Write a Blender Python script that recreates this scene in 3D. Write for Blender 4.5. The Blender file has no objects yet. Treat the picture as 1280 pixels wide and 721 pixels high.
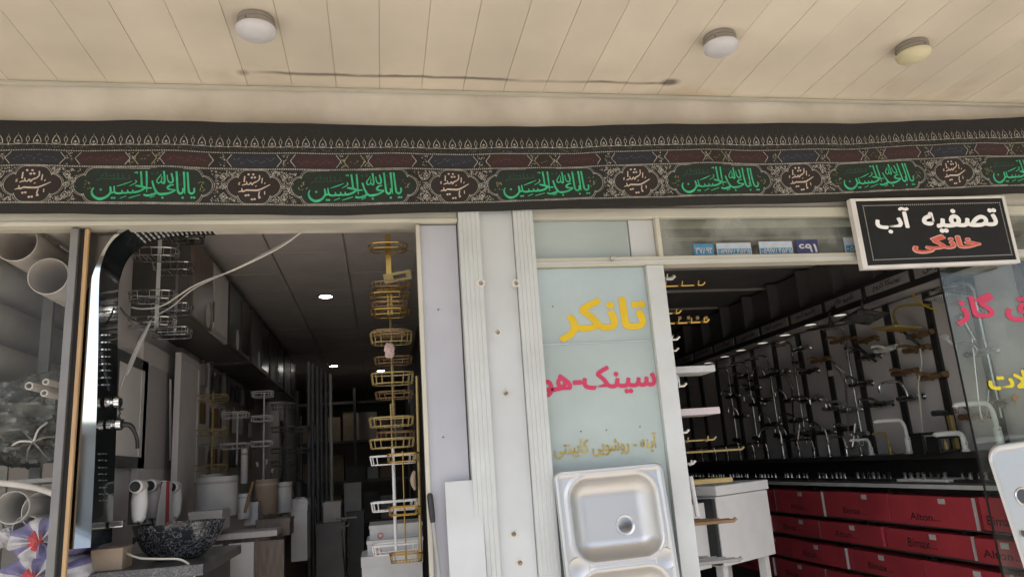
import bpy, math, random, unicodedata
from mathutils import Vector, Matrix, noise
R = math.radians
random.seed(7)
sc = bpy.context.scene
COL = sc.collection

# ------------------------------------------------------------------ camera
F_PX, PITCH, ROLL, YAW = 918.76, .23407386, -.07044215, .18792863
EYE = Vector((0, 0, 1.6))
FW = Vector((math.sin(YAW)*math.cos(PITCH), math.cos(YAW)*math.cos(PITCH), math.sin(PITCH)))
r0 = Vector((math.cos(YAW), -math.sin(YAW), 0)); u0 = r0.cross(FW)
RT = r0*math.cos(ROLL) + u0*math.sin(ROLL)
UP = -r0*math.sin(ROLL) + u0*math.cos(ROLL)
cam = bpy.data.cameras.new('camera'); camo = bpy.data.objects.new('camera', cam); COL.objects.link(camo)
cam.sensor_width = 36; cam.lens = 36*F_PX/1280; cam.clip_start = .02; cam.clip_end = 400
mw = Matrix((RT, UP, -FW)).transposed().to_4x4(); mw.translation = EYE
camo.matrix_world = mw; sc.camera = camo

def P(x, y, X=None, Y=None, Z=None):
    """photo pixel (1280x721) -> point on the plane X=, Y= or Z= const"""
    d = FW + RT*((x-640)/F_PX) - UP*((y-360.5)/F_PX)
    t = Y/d.y if Y is not None else X/d.x if X is not None else (Z-1.6)/d.z
    return EYE + d*t

# ------------------------------------------------------------------ light
SUN_EL, SUN_AZ = 53, 200          # degrees; azimuth the light comes FROM (0=+Y, 90=+X)
w = bpy.data.worlds.new('World'); sc.world = w; w.use_nodes = True
nt = w.node_tree; bg = nt.nodes['Background']
sky = nt.nodes.new('ShaderNodeTexSky'); sky.sky_type = 'NISHITA'; sky.sun_disc = False
sky.sun_elevation = R(SUN_EL); sky.sun_rotation = R(SUN_AZ); sky.air_density = 1.0; sky.dust_density = 2.5
nt.links.new(sky.outputs[0], bg.inputs[0]); bg.inputs[1].default_value = .14
sl = bpy.data.lights.new('sun', 'SUN'); sl.energy = 4.2; sl.angle = R(.53); sl.color = (1, .965, .91)
so = bpy.data.objects.new('sun', sl); COL.objects.link(so)
dirv = Vector((math.sin(R(SUN_AZ))*math.cos(R(SUN_EL)), math.cos(R(SUN_AZ))*math.cos(R(SUN_EL)), math.sin(R(SUN_EL))))
so.rotation_euler = dirv.to_track_quat('Z', 'Y').to_euler(); so.location = (0, -10, 20)
sc.view_settings.view_transform = 'Standard'; sc.view_settings.look = 'None'
sc.view_settings.exposure = 1.22; sc.view_settings.gamma = 1
sc.render.engine = 'CYCLES'
sc.cycles.use_denoising = True
sc.cycles.max_bounces = 10; sc.cycles.diffuse_bounces = 6; sc.cycles.glossy_bounces = 4
sc.cycles.transparent_max_bounces = 12; sc.cycles.caustics_reflective = False; sc.cycles.caustics_refractive = False

# ------------------------------------------------------------------ materials
MATS = {}
def mat(name, col, rough=.6, metal=0, var=.12, scale=9, bump=0, bscale=60, coat=0, emit=None, estr=0, dirt=None, spec=.5, stretch=None):
    if name in MATS: return MATS[name]
    m = bpy.data.materials.new(name); m.use_nodes = True; MATS[name] = m
    n = m.node_tree.nodes; l = m.node_tree.links; b = n['Principled BSDF']
    b.inputs['Roughness'].default_value = rough; b.inputs['Metallic'].default_value = metal
    b.inputs['Coat Weight'].default_value = coat; b.inputs['Specular IOR Level'].default_value = spec
    geo = n.new('ShaderNodeNewGeometry'); src = geo.outputs['Position']
    if stretch:
        mp = n.new('ShaderNodeMapping'); mp.inputs['Scale'].default_value = stretch
        l.new(src, mp.inputs[0]); src = mp.outputs[0]
    if var > 0:
        t = n.new('ShaderNodeTexNoise'); t.inputs['Scale'].default_value = scale; t.inputs['Detail'].default_value = 6
        l.new(src, t.inputs['Vector'])
        mx = n.new('ShaderNodeMix'); mx.data_type = 'RGBA'
        cr = n.new('ShaderNodeMapRange'); cr.inputs[1].default_value = .3; cr.inputs[2].default_value = .7
        l.new(t.outputs[0], cr.inputs[0]); l.new(cr.outputs[0], mx.inputs[0])
        d = dirt or tuple(c*(1-2*var) for c in col)
        mx.inputs[6].default_value = (*d, 1); mx.inputs[7].default_value = (*(min(1, c*(1+var*.6)) for c in col), 1)
        l.new(mx.outputs[2], b.inputs['Base Color'])
        rr = n.new('ShaderNodeMapRange'); rr.inputs[3].default_value = max(0, rough-.06); rr.inputs[4].default_value = min(1, rough+.1)
        l.new(t.outputs[0], rr.inputs[0]); l.new(rr.outputs[0], b.inputs['Roughness'])
    else:
        b.inputs['Base Color'].default_value = (*col, 1)
    if bump:
        t2 = n.new('ShaderNodeTexNoise'); t2.inputs['Scale'].default_value = bscale; t2.inputs['Detail'].default_value = 4
        l.new(src, t2.inputs['Vector'])
        bp = n.new('ShaderNodeBump'); bp.inputs['Strength'].default_value = bump; bp.inputs['Distance'].default_value = .01
        l.new(t2.outputs[0], bp.inputs['Height']); l.new(bp.outputs[0], b.inputs['Normal'])
    if emit:
        b.inputs['Emission Color'].default_value = (*emit, 1); b.inputs['Emission Strength'].default_value = estr
    return m

def glassmat(name, tint=(.9, .95, .93), refl=.09, haze=.06):
    m = bpy.data.materials.new(name); m.use_nodes = True; n = m.node_tree.nodes; l = m.node_tree.links
    n.remove(n['Principled BSDF']); out = n['Material Output']
    tr = n.new('ShaderNodeBsdfTransparent'); tr.inputs[0].default_value = (*tint, 1)
    gl = n.new('ShaderNodeBsdfGlossy'); gl.inputs['Roughness'].default_value = .02
    df = n.new('ShaderNodeBsdfDiffuse'); df.inputs[0].default_value = (.6, .6, .56, 1)
    fr = n.new('ShaderNodeFresnel'); fr.inputs[0].default_value = 1.5
    ad = n.new('ShaderNodeMath'); ad.operation = 'MULTIPLY'; ad.inputs[1].default_value = refl/.04
    l.new(fr.outputs[0], ad.inputs[0])
    g0 = n.new('ShaderNodeNewGeometry'); nb_ = n.new('ShaderNodeMath'); nb_.operation = 'SUBTRACT'; nb_.inputs[0].default_value = 1; l.new(g0.outputs['Backfacing'], nb_.inputs[1])
    mb_ = n.new('ShaderNodeMath'); mb_.operation = 'MULTIPLY'; l.new(ad.outputs[0], mb_.inputs[0]); l.new(nb_.outputs[0], mb_.inputs[1]); ad = mb_
    mx = n.new('ShaderNodeMixShader'); l.new(ad.outputs[0], mx.inputs[0]); l.new(tr.outputs[0], mx.inputs[1]); l.new(gl.outputs[0], mx.inputs[2])
    # pale film painted in as haze from street reflections on the panes
    geo = n.new('ShaderNodeNewGeometry'); t = n.new('ShaderNodeTexNoise'); t.inputs['Scale'].default_value = 5; t.inputs['Detail'].default_value = 8
    l.new(geo.outputs['Position'], t.inputs['Vector'])
    mr = n.new('ShaderNodeMapRange'); mr.inputs[1].default_value = .35; mr.inputs[2].default_value = .8; mr.inputs[3].default_value = .01; mr.inputs[4].default_value = haze
    l.new(t.outputs[0], mr.inputs[0])
    m2 = n.new('ShaderNodeMixShader'); l.new(mr.outputs[0], m2.inputs[0]); l.new(mx.outputs[0], m2.inputs[1]); l.new(df.outputs[0], m2.inputs[2])
    l.new(m2.outputs[0], out.inputs[0]); MATS[name] = m
    return m

def marble(name, base, vein, scale=6, rough=.15, width=.06):
    m = mat(name, base, rough=rough, var=0, coat=.3); n = m.node_tree.nodes; l = m.node_tree.links; b = n['Principled BSDF']
    geo = n.new('ShaderNodeNewGeometry'); no = n.new('ShaderNodeTexNoise'); no.inputs['Scale'].default_value = scale*1.3; no.inputs['Detail'].default_value = 5
    l.new(geo.outputs['Position'], no.inputs['Vector'])
    ad = n.new('ShaderNodeMix'); ad.data_type = 'RGBA'; ad.blend_type = 'ADD'; ad.inputs[0].default_value = .35
    l.new(geo.outputs['Position'], ad.inputs[6]); l.new(no.outputs[1], ad.inputs[7])
    vo = n.new('ShaderNodeTexVoronoi'); vo.feature = 'DISTANCE_TO_EDGE'; vo.inputs['Scale'].default_value = scale
    l.new(ad.outputs[2], vo.inputs['Vector'])
    mr = n.new('ShaderNodeMapRange'); mr.inputs[1].default_value = 0; mr.inputs[2].default_value = width; mr.inputs[3].default_value = 1; mr.inputs[4].default_value = 0
    l.new(vo.outputs[0], mr.inputs[0])
    mu = n.new('ShaderNodeMath'); mu.operation = 'MULTIPLY'; l.new(mr.outputs[0], mu.inputs[0]); l.new(no.outputs[0], mu.inputs[1])
    mx = n.new('ShaderNodeMix'); mx.data_type = 'RGBA'; mx.inputs[6].default_value = (*base, 1); mx.inputs[7].default_value = (*vein, 1)
    l.new(mu.outputs[0], mx.inputs[0]); l.new(mx.outputs[2], b.inputs['Base Color'])
    return m

M = MATS
def ceiling_material():
    """cream lining boards with scuffs and the long sooty streak of an old pipe"""
    m = mat('lining', (.71, .635, .51), rough=.55, var=.07, scale=2.2, bump=.04, bscale=30)
    n = m.node_tree.nodes; l = m.node_tree.links; b = n['Principled BSDF']
    old = b.inputs['Base Color'].links[0].from_socket
    geo = n.new('ShaderNodeNewGeometry'); sp = n.new('ShaderNodeSeparateXYZ'); l.new(geo.outputs['Position'], sp.inputs[0])
    no = n.new('ShaderNodeTexNoise'); no.inputs['Scale'].default_value = 4; no.inputs['Detail'].default_value = 5; l.new(geo.outputs['Position'], no.inputs['Vector'])
    def M_(op, a, c=None):
        q = n.new('ShaderNodeMath'); q.operation = op
        for i, s in enumerate((a, c)):
            if s is None: continue
            if isinstance(s, (int, float)): q.inputs[i].default_value = s
            else: l.new(s, q.inputs[i])
        return q.outputs[0]
    def mr(v, a, c, d=0, e=1):
        q = n.new('ShaderNodeMapRange'); q.interpolation_type = 'SMOOTHSTEP'
        for i, s in enumerate((a, c, d, e)): q.inputs[1+i].default_value = s
        l.new(v, q.inputs[0]); return q.outputs[0]
    yy = M_('ADD', sp.outputs[1], M_('MULTIPLY', M_('SUBTRACT', no.outputs[0], .5), .05))
    band = mr(M_('ABSOLUTE', M_('SUBTRACT', yy, 2.778)), .001, .018, 1, 0)
    ex = M_('MULTIPLY', mr(sp.outputs[0], -.52, -.3), mr(sp.outputs[0], 1.2, 1.36, 1, 0))
    streak = M_('MULTIPLY', M_('MULTIPLY', band, ex), mr(no.outputs[0], .25, .6, .2, .8))
    # sooty blob at the right end
    dx = M_('SUBTRACT', sp.outputs[0], 1.30); dy = M_('MULTIPLY', M_('SUBTRACT', yy, 2.765), 1.3)
    blob = mr(M_('SQRT', M_('ADD', M_('MULTIPLY', dx, dx), M_('MULTIPLY', dy, dy))), .005, .06, 1, 0)
    dx2 = M_('SUBTRACT', sp.outputs[0], -.50); dy2 = M_('SUBTRACT', yy, 2.78)
    blob2 = mr(M_('SQRT', M_('ADD', M_('MULTIPLY', dx2, dx2), M_('MULTIPLY', dy2, dy2))), .005, .035, .5, 0)
    fac = M_('MINIMUM', M_('ADD', M_('ADD', streak, blob), blob2), .85)
    mx = n.new('ShaderNodeMix'); mx.data_type = 'RGBA'; l.new(fac, mx.inputs[0]); l.new(old, mx.inputs[6]); mx.inputs[7].default_value = (.09, .07, .055, 1)
    # broad rusty water marks beside the streak
    no2 = n.new('ShaderNodeTexNoise'); no2.inputs['Scale'].default_value = 3; no2.inputs['Detail'].default_value = 7; l.new(geo.outputs['Position'], no2.inputs['Vector'])
    wm = M_('MULTIPLY', mr(no2.outputs[0], .52, .72, 0, .35), mr(sp.outputs[1], 2.45, 2.8))
    mx2 = n.new('ShaderNodeMix'); mx2.data_type = 'RGBA'; l.new(wm, mx2.inputs[0]); l.new(mx.outputs[2], mx2.inputs[6]); mx2.inputs[7].default_value = (.40, .26, .14, 1)
    oi = n.new('ShaderNodeObjectInfo'); hv = n.new('ShaderNodeHueSaturation'); l.new(mr(oi.outputs['Random'], 0, 1, .93, 1.04), hv.inputs['Value'])
    l.new(mx2.outputs[2], hv.inputs['Color']); l.new(hv.outputs[0], b.inputs['Base Color'])
ceiling_material()
mat('plaster', (.74, .69, .60), .8, var=.16, scale=3.2, bump=.12, bscale=25, dirt=(.58, .52, .42))
mat('header_white', (.58, .55, .45), .5, var=.06, scale=5)
mat('shutter', (.58, .60, .585), .45, var=.05, scale=5, bump=.02, bscale=14, dirt=(.52, .53, .51))
mat('board_white', (.585, .605, .60), .5, var=.05, scale=4, bump=.03, bscale=9, dirt=(.52, .53, .52))
mat('jamb', (.49, .49, .53), .5, var=.07, scale=2.5, bump=.03, bscale=9)
mat('frosted', (.45, .52, .495), .14, var=.10, scale=2.5, coat=.25, spec=.6)
mat('alu', (.62, .63, .62), .4, .6, var=.05)
mat('dark_alu', (.22, .21, .20), .4, .4, var=.08)
mat('wood', (.52, .33, .16), .55, var=.12, scale=14, stretch=(8, 8, .6))
mat('cloth', (.027, .025, .023), .95, var=.2, scale=160, bump=.2, bscale=400)
mat('print_white', (.48, .455, .40), .9, var=.2, scale=60)
mat('print_cream', (.62, .50, .42), .9, var=.1, scale=60)
mat('print_pink', (.55, .40, .37), .9, var=.1, scale=60)
mat('print_green', (.06, .52, .25), .9, var=.15, scale=40)
mat('print_dgreen', (.03, .12, .07), .95, var=.1)
mat('field_green', (.022, .031, .024), .95, var=.1, scale=80)
mat('field_brown', (.034, .026, .023), .95, var=.1, scale=80)
mat('field_red', (.050, .027, .027), .95, var=.1, scale=80)
mat('field_blue', (.030, .032, .040), .95, var=.1, scale=80)
mat('print_red', (.26, .06, .07), .9, var=.1)
mat('print_blue', (.17, .19, .25), .9, var=.1)
mat('print_yellow', (.36, .32, .14), .9, var=.1)
mat('lamp_base', (.34, .31, .27), .4, .3, var=.08)
mat('lamp_white', (.60, .59, .60), .35, var=.03, coat=.2)
mat('lamp_yellow', (.62, .56, .36), .4, var=.05)
mat('gap_shade', (.03, .03, .03), .9, var=0)  # near-black colour standing in for the shade inside narrow gaps
mat('pvc', (.62, .58, .54), .4, var=.06, scale=8)
mat('pvc_dark', (.66, .64, .61), .38, var=.08, scale=6)
mat('pvc_white', (.66, .62, .58), .4, var=.05)
mat('rack_steel', (.36, .35, .33), .5, .3, var=.1)
mat('film', (.15, .155, .145), .18, var=.25, scale=10, bump=.25, bscale=26, coat=.6)
mat('sack_white', (.62, .60, .62), .45, var=.12, scale=30, bump=.3, bscale=40)
mat('sack_violet', (.22, .20, .38), .45, var=.15, scale=30, bump=.3, bscale=40)
mat('red', (.55, .05, .06), .5, var=.1)
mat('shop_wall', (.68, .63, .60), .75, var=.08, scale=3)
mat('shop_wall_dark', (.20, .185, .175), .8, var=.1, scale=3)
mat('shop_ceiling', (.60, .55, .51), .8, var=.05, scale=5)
mat('floor', (.45, .43, .40), .35, var=.15, scale=3)
mat('black_gloss', (.014, .018, .020), .12, var=.3, scale=6, coat=.4)
mat('chrome', (.70, .70, .70), .12, 1, var=0)
mat('chrome_soft', (.58, .57, .55), .25, 1, var=.05)
mat('chrome_dark', (.30, .29, .27), .22, 1, var=.1)
mat('mirror_side', (.50, .54, .55), .04, 1, var=0)
mat('steel', (.56, .55, .53), .42, 1, var=0)
mat('steel_dark', (.10, .10, .10), .4, .8, var=0)
mat('gold', (.50, .33, .10), .3, 1, var=.06)
mat('gold_paint', (.40, .30, .12), .4, .3, var=.08)
mat('brown_metal', (.26, .16, .08), .35, .5, var=.1)
mat('white_plastic', (.72, .71, .69), .35, var=.04)
mat('white_faucet', (.76, .75, .72), .25, var=.03, coat=.3)
mat('black_plastic', (.018, .018, .018), .4, var=.1)
mat('cable', (.62, .58, .50), .5, var=.05)
mat('cable_dark', (.03, .03, .03), .5, var=0)
mat('greywood', (.52, .48, .46), .6, var=.06, scale=12, stretch=(4, 4, .5))
mat('panel_grey', (.70, .66, .63), .55, var=.06, scale=5)
mat('cardboard', (.36, .28, .20), .75, var=.1, scale=9)
mat('carton_white', (.58, .58, .57), .6, var=.06, scale=9)
mat('carton_red', (.54, .062, .078), .42, var=.12, scale=5)
mat('ink_dark', (.05, .02, .02), .6, var=0)
mat('label_white', (.62, .60, .60), .6, var=.06)
mat('sign_black', (.011, .011, .011), .55, var=.2, scale=12, spec=.3)
mat('sign_frame', (.72, .69, .65), .45, var=.06)
mat('sign_white', (.93, .92, .89), .5, var=0)
mat('sign_red', (.72, .12, .08), .5, var=.08, scale=60)
mat('sign_peach', (.66, .42, .34), .5, var=0)
mat('text_yellow', (.76, .50, .008), .5, var=.06)
mat('text_crimson', (.62, .04, .11), .5, var=.06)
mat('text_pale_yellow', (.62, .46, .10), .55, var=.25, scale=45)
mat('text_glass_yellow', (.74, .60, .01), .5, var=.05)
mat('sticker_blue', (.07, .26, .44), .5, var=.08, scale=40)
mat('sticker_pale', (.50, .56, .62), .5, var=.06, scale=40)
mat('sticker_navy', (.04, .05, .16), .5, var=.2, scale=40)
mat('display_grey', (.66, .615, .60), .5, var=.06, scale=4)
mat('display_black', (.035, .033, .032), .35, var=.15)
mat('rail_sign', (.34, .32, .31), .6, var=.08, scale=20)
mat('lamp_lit', (.9, .9, .9), .5, var=0, emit=(1, .97, .9), estr=22)
mat('spot_lit', (.7, .7, .7), .4, var=0, emit=(1, .93, .8), estr=.35)
mat('dark_wood', (.10, .09, .083), .4, var=.2, scale=8)
mat('brown_marble_wood', (.17, .125, .095), .4, var=.25, scale=10, stretch=(6, 6, 1))
mat('tin', (.40, .38, .36), .45, var=.08)
mat('dark_roll', (.10, .10, .105), .4, var=.15)
mat('pavement', (.42, .39, .35), .85, var=.1, scale=1.2, bump=.1)
mat('asphalt', (.14, .135, .13), .9, var=.15, scale=2, bump=.2)
mat('concrete', (.46, .43, .38), .85, var=.1, scale=1)
mat('brick_far', (.46, .36, .27), .85, var=.12, scale=1)
mat('window_far', (.05, .06, .07), .1, var=0)
mat('car_white', (.75, .76, .78), .25, var=0, coat=.8)
mat('tyre', (.02, .02, .02), .8, var=0)
mat('pink_shelf', (.66, .58, .58), .3, var=.04)
mat('beige_wall', (.42, .36, .31), .7, var=.1)
glassmat('glass_bay', (.97, .97, .96), .010, .012); glassmat('glass_green', (.88, .93, .91), .05, .16); glassmat('glass_transom', (.78, .84, .80), .08, .55)
marble('black_marble', (.02, .022, .026), (.60, .60, .60), 16, .15, .05)
marble('grey_marble', (.05, .05, .05), (.42, .41, .40), 24, .3, .08)

# ------------------------------------------------------------------ mesh helpers
class MB:
    def __init__(s): s.v = []; s.f = []; s.m = []
    def add(s, vs, fs, mi=0):
        o = len(s.v); s.v += [Vector(q) for q in vs]
        for q in fs: s.f.append([o+i for i in q]); s.m.append(mi)
        return s
    def box(s, x0, x1, y0, y1, z0, z1, mi=0, mx=None):
        vs = [Vector((x, y, z)) for z in (z0, z1) for y in (y0, y1) for x in (x0, x1)]
        if mx: vs = [mx @ q for q in vs]
        return s.add(vs, [(0, 2, 3, 1), (4, 5, 7, 6), (0, 1, 5, 4), (2, 6, 7, 3), (0, 4, 6, 2), (1, 3, 7, 5)], mi)
    def tube(s, pts, r, n=8, cap=True, mi=0, flat=1, inner=None):
        pts = [Vector(p) for p in pts]; k = len(pts); rs = r if isinstance(r, (list, tuple)) else [r]*k
        t0 = (pts[1]-pts[0]).normalized(); up = Vector((0, 0, 1)) if abs(t0.z) < .9 else Vector((1, 0, 0))
        a = t0.cross(up).normalized(); rings = []
        for i, p in enumerate(pts):
            t = ((pts[min(i+1, k-1)]-p).normalized() + (p-pts[max(i-1, 0)]).normalized())
            t = t.normalized() if t.length > 1e-9 else t0
            a = (a - t*a.dot(t)).normalized(); b = t.cross(a)
            rings.append([p + (a*math.cos(2*math.pi*j/n) + b*math.sin(2*math.pi*j/n)*flat)*rs[i] for j in range(n)])
        vs = [q for ring in rings for q in ring]; fs = []
        for i in range(k-1):
            for j in range(n): fs.append((i*n+j, i*n+(j+1) % n, (i+1)*n+(j+1) % n, (i+1)*n+j))
        if cap: fs += [tuple(range(n))[::-1], tuple((k-1)*n+j for j in range(n))]
        return s.add(vs, fs, mi)
    def lathe(s, prof, n=24, mx=None, mi=0, sx=1, sy=1):
        vs = []; fs = []; k = len(prof)
        for r, z in prof:
            for j in range(n):
                q = Vector((r*math.cos(2*math.pi*j/n)*sx, r*math.sin(2*math.pi*j/n)*sy, z)); vs.append(mx @ q if mx else q)
        for i in range(k-1):
            for j in range(n): fs.append((i*n+j, i*n+(j+1) % n, (i+1)*n+(j+1) % n, (i+1)*n+j))
        return s.add(vs, fs, mi)
    def prism(s, poly, fn, d, mi=0):
        """outline poly [(u,v)] through fn(u,v,w) with w in 0..d"""
        k = len(poly)
        vs = [fn(a, b, 0) for a, b in poly] + [fn(a, b, d) for a, b in poly]
        return s.add(vs, [tuple(range(k)), tuple(range(2*k-1, k-1, -1))] + [(i, i+k, (i+1) % k+k, (i+1) % k) for i in range(k)], mi)
    def build(s, name, mats, parent=None, smooth=False, bevel=0, origin=None):
        lo = [min(q[i] for q in s.v) for i in range(3)]; hi = [max(q[i] for q in s.v) for i in range(3)]
        base = Vector(((lo[0]+hi[0])/2, (lo[1]+hi[1])/2, lo[2])) if origin is None else Vector(origin)
        me = bpy.data.meshes.new(name); me.from_pydata([q-base for q in s.v], [], s.f)
        for m in (mats if isinstance(mats, (list, tuple)) else [mats]): me.materials.append(M[m])
        me.polygons.foreach_set('material_index', s.m)
        if smooth:
            me.polygons.foreach_set('use_smooth', [True]*len(s.f))
            try: me.set_sharp_from_angle(angle=R(40))
            except Exception: pass
        me.update()
        o = bpy.data.objects.new(name, me); COL.objects.link(o)
        if bevel:
            b = o.modifiers.new('bevel', 'BEVEL'); b.width = bevel; b.segments = 2; b.limit_method = 'ANGLE'
        if parent:
            o.parent = parent; pw = Vector((0, 0, 0)); q = parent
            while q: pw += q.location; q = q.parent
            o.location = base - pw
        else: o.location = base
        return o

def tag(o, label, cat, group=None, kind=None):
    if label: o['label'] = label
    if cat: o['category'] = cat
    if group: o['group'] = group
    if kind: o['kind'] = kind
    return o
def thing(name, label, cat, loc, group=None):
    o = bpy.data.objects.new(name, None); COL.objects.link(o); o.location = Vector(loc); o.empty_display_size = .05
    return tag(o, label, cat, group)
def struct(o): o['kind'] = 'structure'; return o
def stuff(o): o['kind'] = 'stuff'; return o
def bx(name, m, x0, x1, y0, y1, z0, z1, parent=None, bevel=0):
    return MB().box(x0, x1, y0, y1, z0, z1).build(name, m, parent, bevel=bevel)
def copy_tree(o, parent=None):
    c = o.copy(); COL.objects.link(c); c.parent = parent
    for ch in o.children: copy_tree(ch, c)
    return c
def place(root, base, loc, rz=0, label=None):
    c = copy_tree(root); c.location = Vector(loc); c.rotation_euler.z = rz
    if label: c['label'] = label
    return c
def smooth_path(pts, k=6):
    pts = [Vector(p) for p in pts]; out = []
    for i in range(len(pts)-1):
        p0, p1, p2, p3 = pts[max(i-1, 0)], pts[i], pts[i+1], pts[min(i+2, len(pts)-1)]
        for j in range(k):
            t = j/k; out.append(.5*((2*p1)+(p2-p0)*t+(2*p0-5*p1+4*p2-p3)*t*t+(3*p1-p0-3*p2+p3)*t**3))
    return out+[pts[-1]]

# ------------------------------------------------------------------ lettering
FORMS = {}
for cp in list(range(0xFB50, 0xFE00))+list(range(0xFE70, 0xFF00)):
    d = unicodedata.decomposition(chr(cp)).split()
    if len(d) == 2 and d[0] in ('<isolated>', '<final>', '<initial>', '<medial>'):
        FORMS.setdefault(chr(int(d[1], 16)), {})[d[0][1:-1]] = chr(cp)
RIGHT = set('اآأإدذرزژوةء')
def shape(s):
    out = []
    s = s.replace('لا', '\uE000')
    isl = lambda c: c in FORMS or c == '\uE000'
    for i, c in enumerate(s):
        p = i > 0 and isl(s[i-1]) and s[i-1] not in RIGHT and s[i-1] != '\uE000'
        nx = i+1 < len(s) and isl(s[i+1]) and s[i+1] != 'ء'
        if c == '\uE000': out.append('\uFEFC' if p else '\uFEFB'); continue
        if c not in FORMS: out.append(c); continue
        if c in RIGHT: nx = False
        k = 'medial' if p and nx else 'final' if p else 'initial' if nx else 'isolated'
        out.append(FORMS[c].get(k, c))
    return ''.join(out[::-1])
TXT = {}
def text2d(s, bold=0, rtl=True):
    """flat lettering -> verts, faces and bounds, em size 1"""
    key = (s, bold, rtl)
    if key not in TXT:
        cu = bpy.data.curves.new('lettering', 'FONT'); cu.body = shape(s) if rtl else s; cu.offset = bold; cu.resolution_u = 3
        o = bpy.data.objects.new('lettering', cu); COL.objects.link(o)
        me = bpy.data.meshes.new_from_object(o.evaluated_get(bpy.context.evaluated_depsgraph_get()))
        vs = [(q.co.x, q.co.y) for q in me.vertices]; fs = [tuple(p.vertices) for p in me.polygons]
        bpy.data.objects.remove(o); bpy.data.curves.remove(cu); bpy.data.meshes.remove(me)
        par = list(range(len(vs)))
        def find(a):
            while par[a] != a: par[a] = par[par[a]]; a = par[a]
            return a
        for f_ in fs:
            for q_ in f_[1:]: par[find(q_)] = find(f_[0])
        ids = {}; isl = [ids.setdefault(find(a), len(ids)) for a in range(len(vs))]
        vs = [(x, y, k) for (x, y), k in zip(vs, isl)]
        TXT[key] = (vs, fs, (min(v[0] for v in vs), max(v[0] for v in vs), min(v[1] for v in vs), max(v[1] for v in vs)))
    return TXT[key]
def put_text(mb, s, fn, u0, u1, v0, v1, bold=0, rtl=True, mi=0, off=Vector((0, -.000005, 0))):
    """fit the lettering in the box u0..u1 x v0..v1 and map it with fn(u,v)"""
    vs, fs, (a, b, c, d) = text2d(s, 0, rtl); k = max(q[2] for q in vs)+2
    ku, kv = (u1-u0)/(b-a+2*bold), (v1-v0)/(d-c+2*bold)
    for t in range(9 if bold else 1):
        dx, dy = (bold*math.cos(t*math.pi/4), bold*math.sin(t*math.pi/4)) if t else (0, 0)
        mb.add([fn(u0+(x+dx-a+bold)*ku, v0+(y+dy-c+bold)*kv)+off*(q+t*k) for x, y, q in vs], fs, mi)
    return mb
def ribbon(mb, pts, wd, fn, mi=0, k=5, lift=0):
    """pen stroke in the plane (u,v); wd a width or (start, middle, end)"""
    q = smooth_path([(p[0], p[1], 0) for p in pts], k) if len(pts) > 2 else [Vector((p[0], p[1], 0)) for p in pts]
    n = len(q); vs = []
    for i, p in enumerate(q):
        t = (q[min(i+1, n-1)]-q[max(i-1, 0)]); t = t.normalized() if t.length > 1e-9 else Vector((1, 0, 0))
        f = i/(n-1); wv = wd if not isinstance(wd, tuple) else (wd[0]*(1-2*f)+wd[1]*2*f if f < .5 else wd[1]*(2-2*f)+wd[2]*(2*f-1))
        nn = Vector((-t.y, t.x, 0))*wv/2; vs += [fn(*(p+nn).xy, lift), fn(*(p-nn).xy, lift)]
    return mb.add(vs, [(2*i, 2*i+1, 2*i+3, 2*i+2) for i in range(n-1)], mi)
def dot(mb, u, v, r, fn, mi=0, lift=0, n=4, sq=1):
    return mb.add([fn(u+r*math.cos(2*math.pi*(j+.5*(n == 4)*0)/n), v+r*sq*math.sin(2*math.pi*j/n), lift) for j in range(n)], [tuple(range(n))], mi)

WALL = 2.9       # plane of the shop fronts
CEIL = 3.188     # underside of the canopy
# ================================================================== SETTING
struct(bx('pavement', 'pavement', -30, 34, -2.6, 12.5, -.3, 0))
struct(bx('kerb', 'concrete', -30, 34, -2.78, -2.604, -.3, .012))
struct(bx('road', 'asphalt', -60, 64, -11.5, -2.784, -.3, -.13))
struct(bx('far_pavement', 'pavement', -60, 64, -16, -11.504, -.3, -.02))
struct(bx('ground', 'concrete', -200, 200, -200, 200, -1.2, -.31))

# canopy lined with boards
cp = struct(bx('canopy', 'lining', -7, 9, .55, WALL+.3, CEIL+.0045, CEIL+.34))
jx0, jw = .036, .1778
pm = None
for k in range(-12, 22):
    x0 = jx0+k*jw
    o = bx('plank', 'lining', x0+.0010, x0+jw-.0010, .56, WALL-.004, CEIL, CEIL+.0035, cp)
    if pm is None: pm = o
    else:
        me = o.data; o.data = pm.data; bpy.data.meshes.remove(me)
    o.location.z += random.uniform(-.0005, .0005)
bx('fascia', 'concrete', -7, 9, .48, .546, CEIL-.06, CEIL+.40, cp)
bx('cornice_bead', 'header_white', -7, 9, WALL-.022, WALL-.0045, CEIL-.014, CEIL-.0025, cp)
# plaster beam above the shop fronts
bm_ = struct(bx('beam', 'plaster', -7, 9, WALL, WALL+.28, 2.645, CEIL+.0042))
bx('plaster_edge', 'plaster', -7, 9, WALL-.012, WALL-.0005, 3.022, 3.034, bm_)
hd = tag(thing('header_rail', 'cream painted metal header rail under the printed banner', 'header rail', (-2.2, WALL, 2.58)), None, None)
bx('rail', 'header_white', -4.2, .336, WALL-.03, WALL+.06, 2.585, 2.643, hd, .003)
bx('lip', 'header_white', -4.2, .336, WALL-.04, WALL-.0305, 2.582, 2.598, hd, .002)
# upper building mass
bld = struct(bx('upper_wall', 'plaster', -7, 9, WALL, WALL+.28, CEIL+.345, 7.5))

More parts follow.
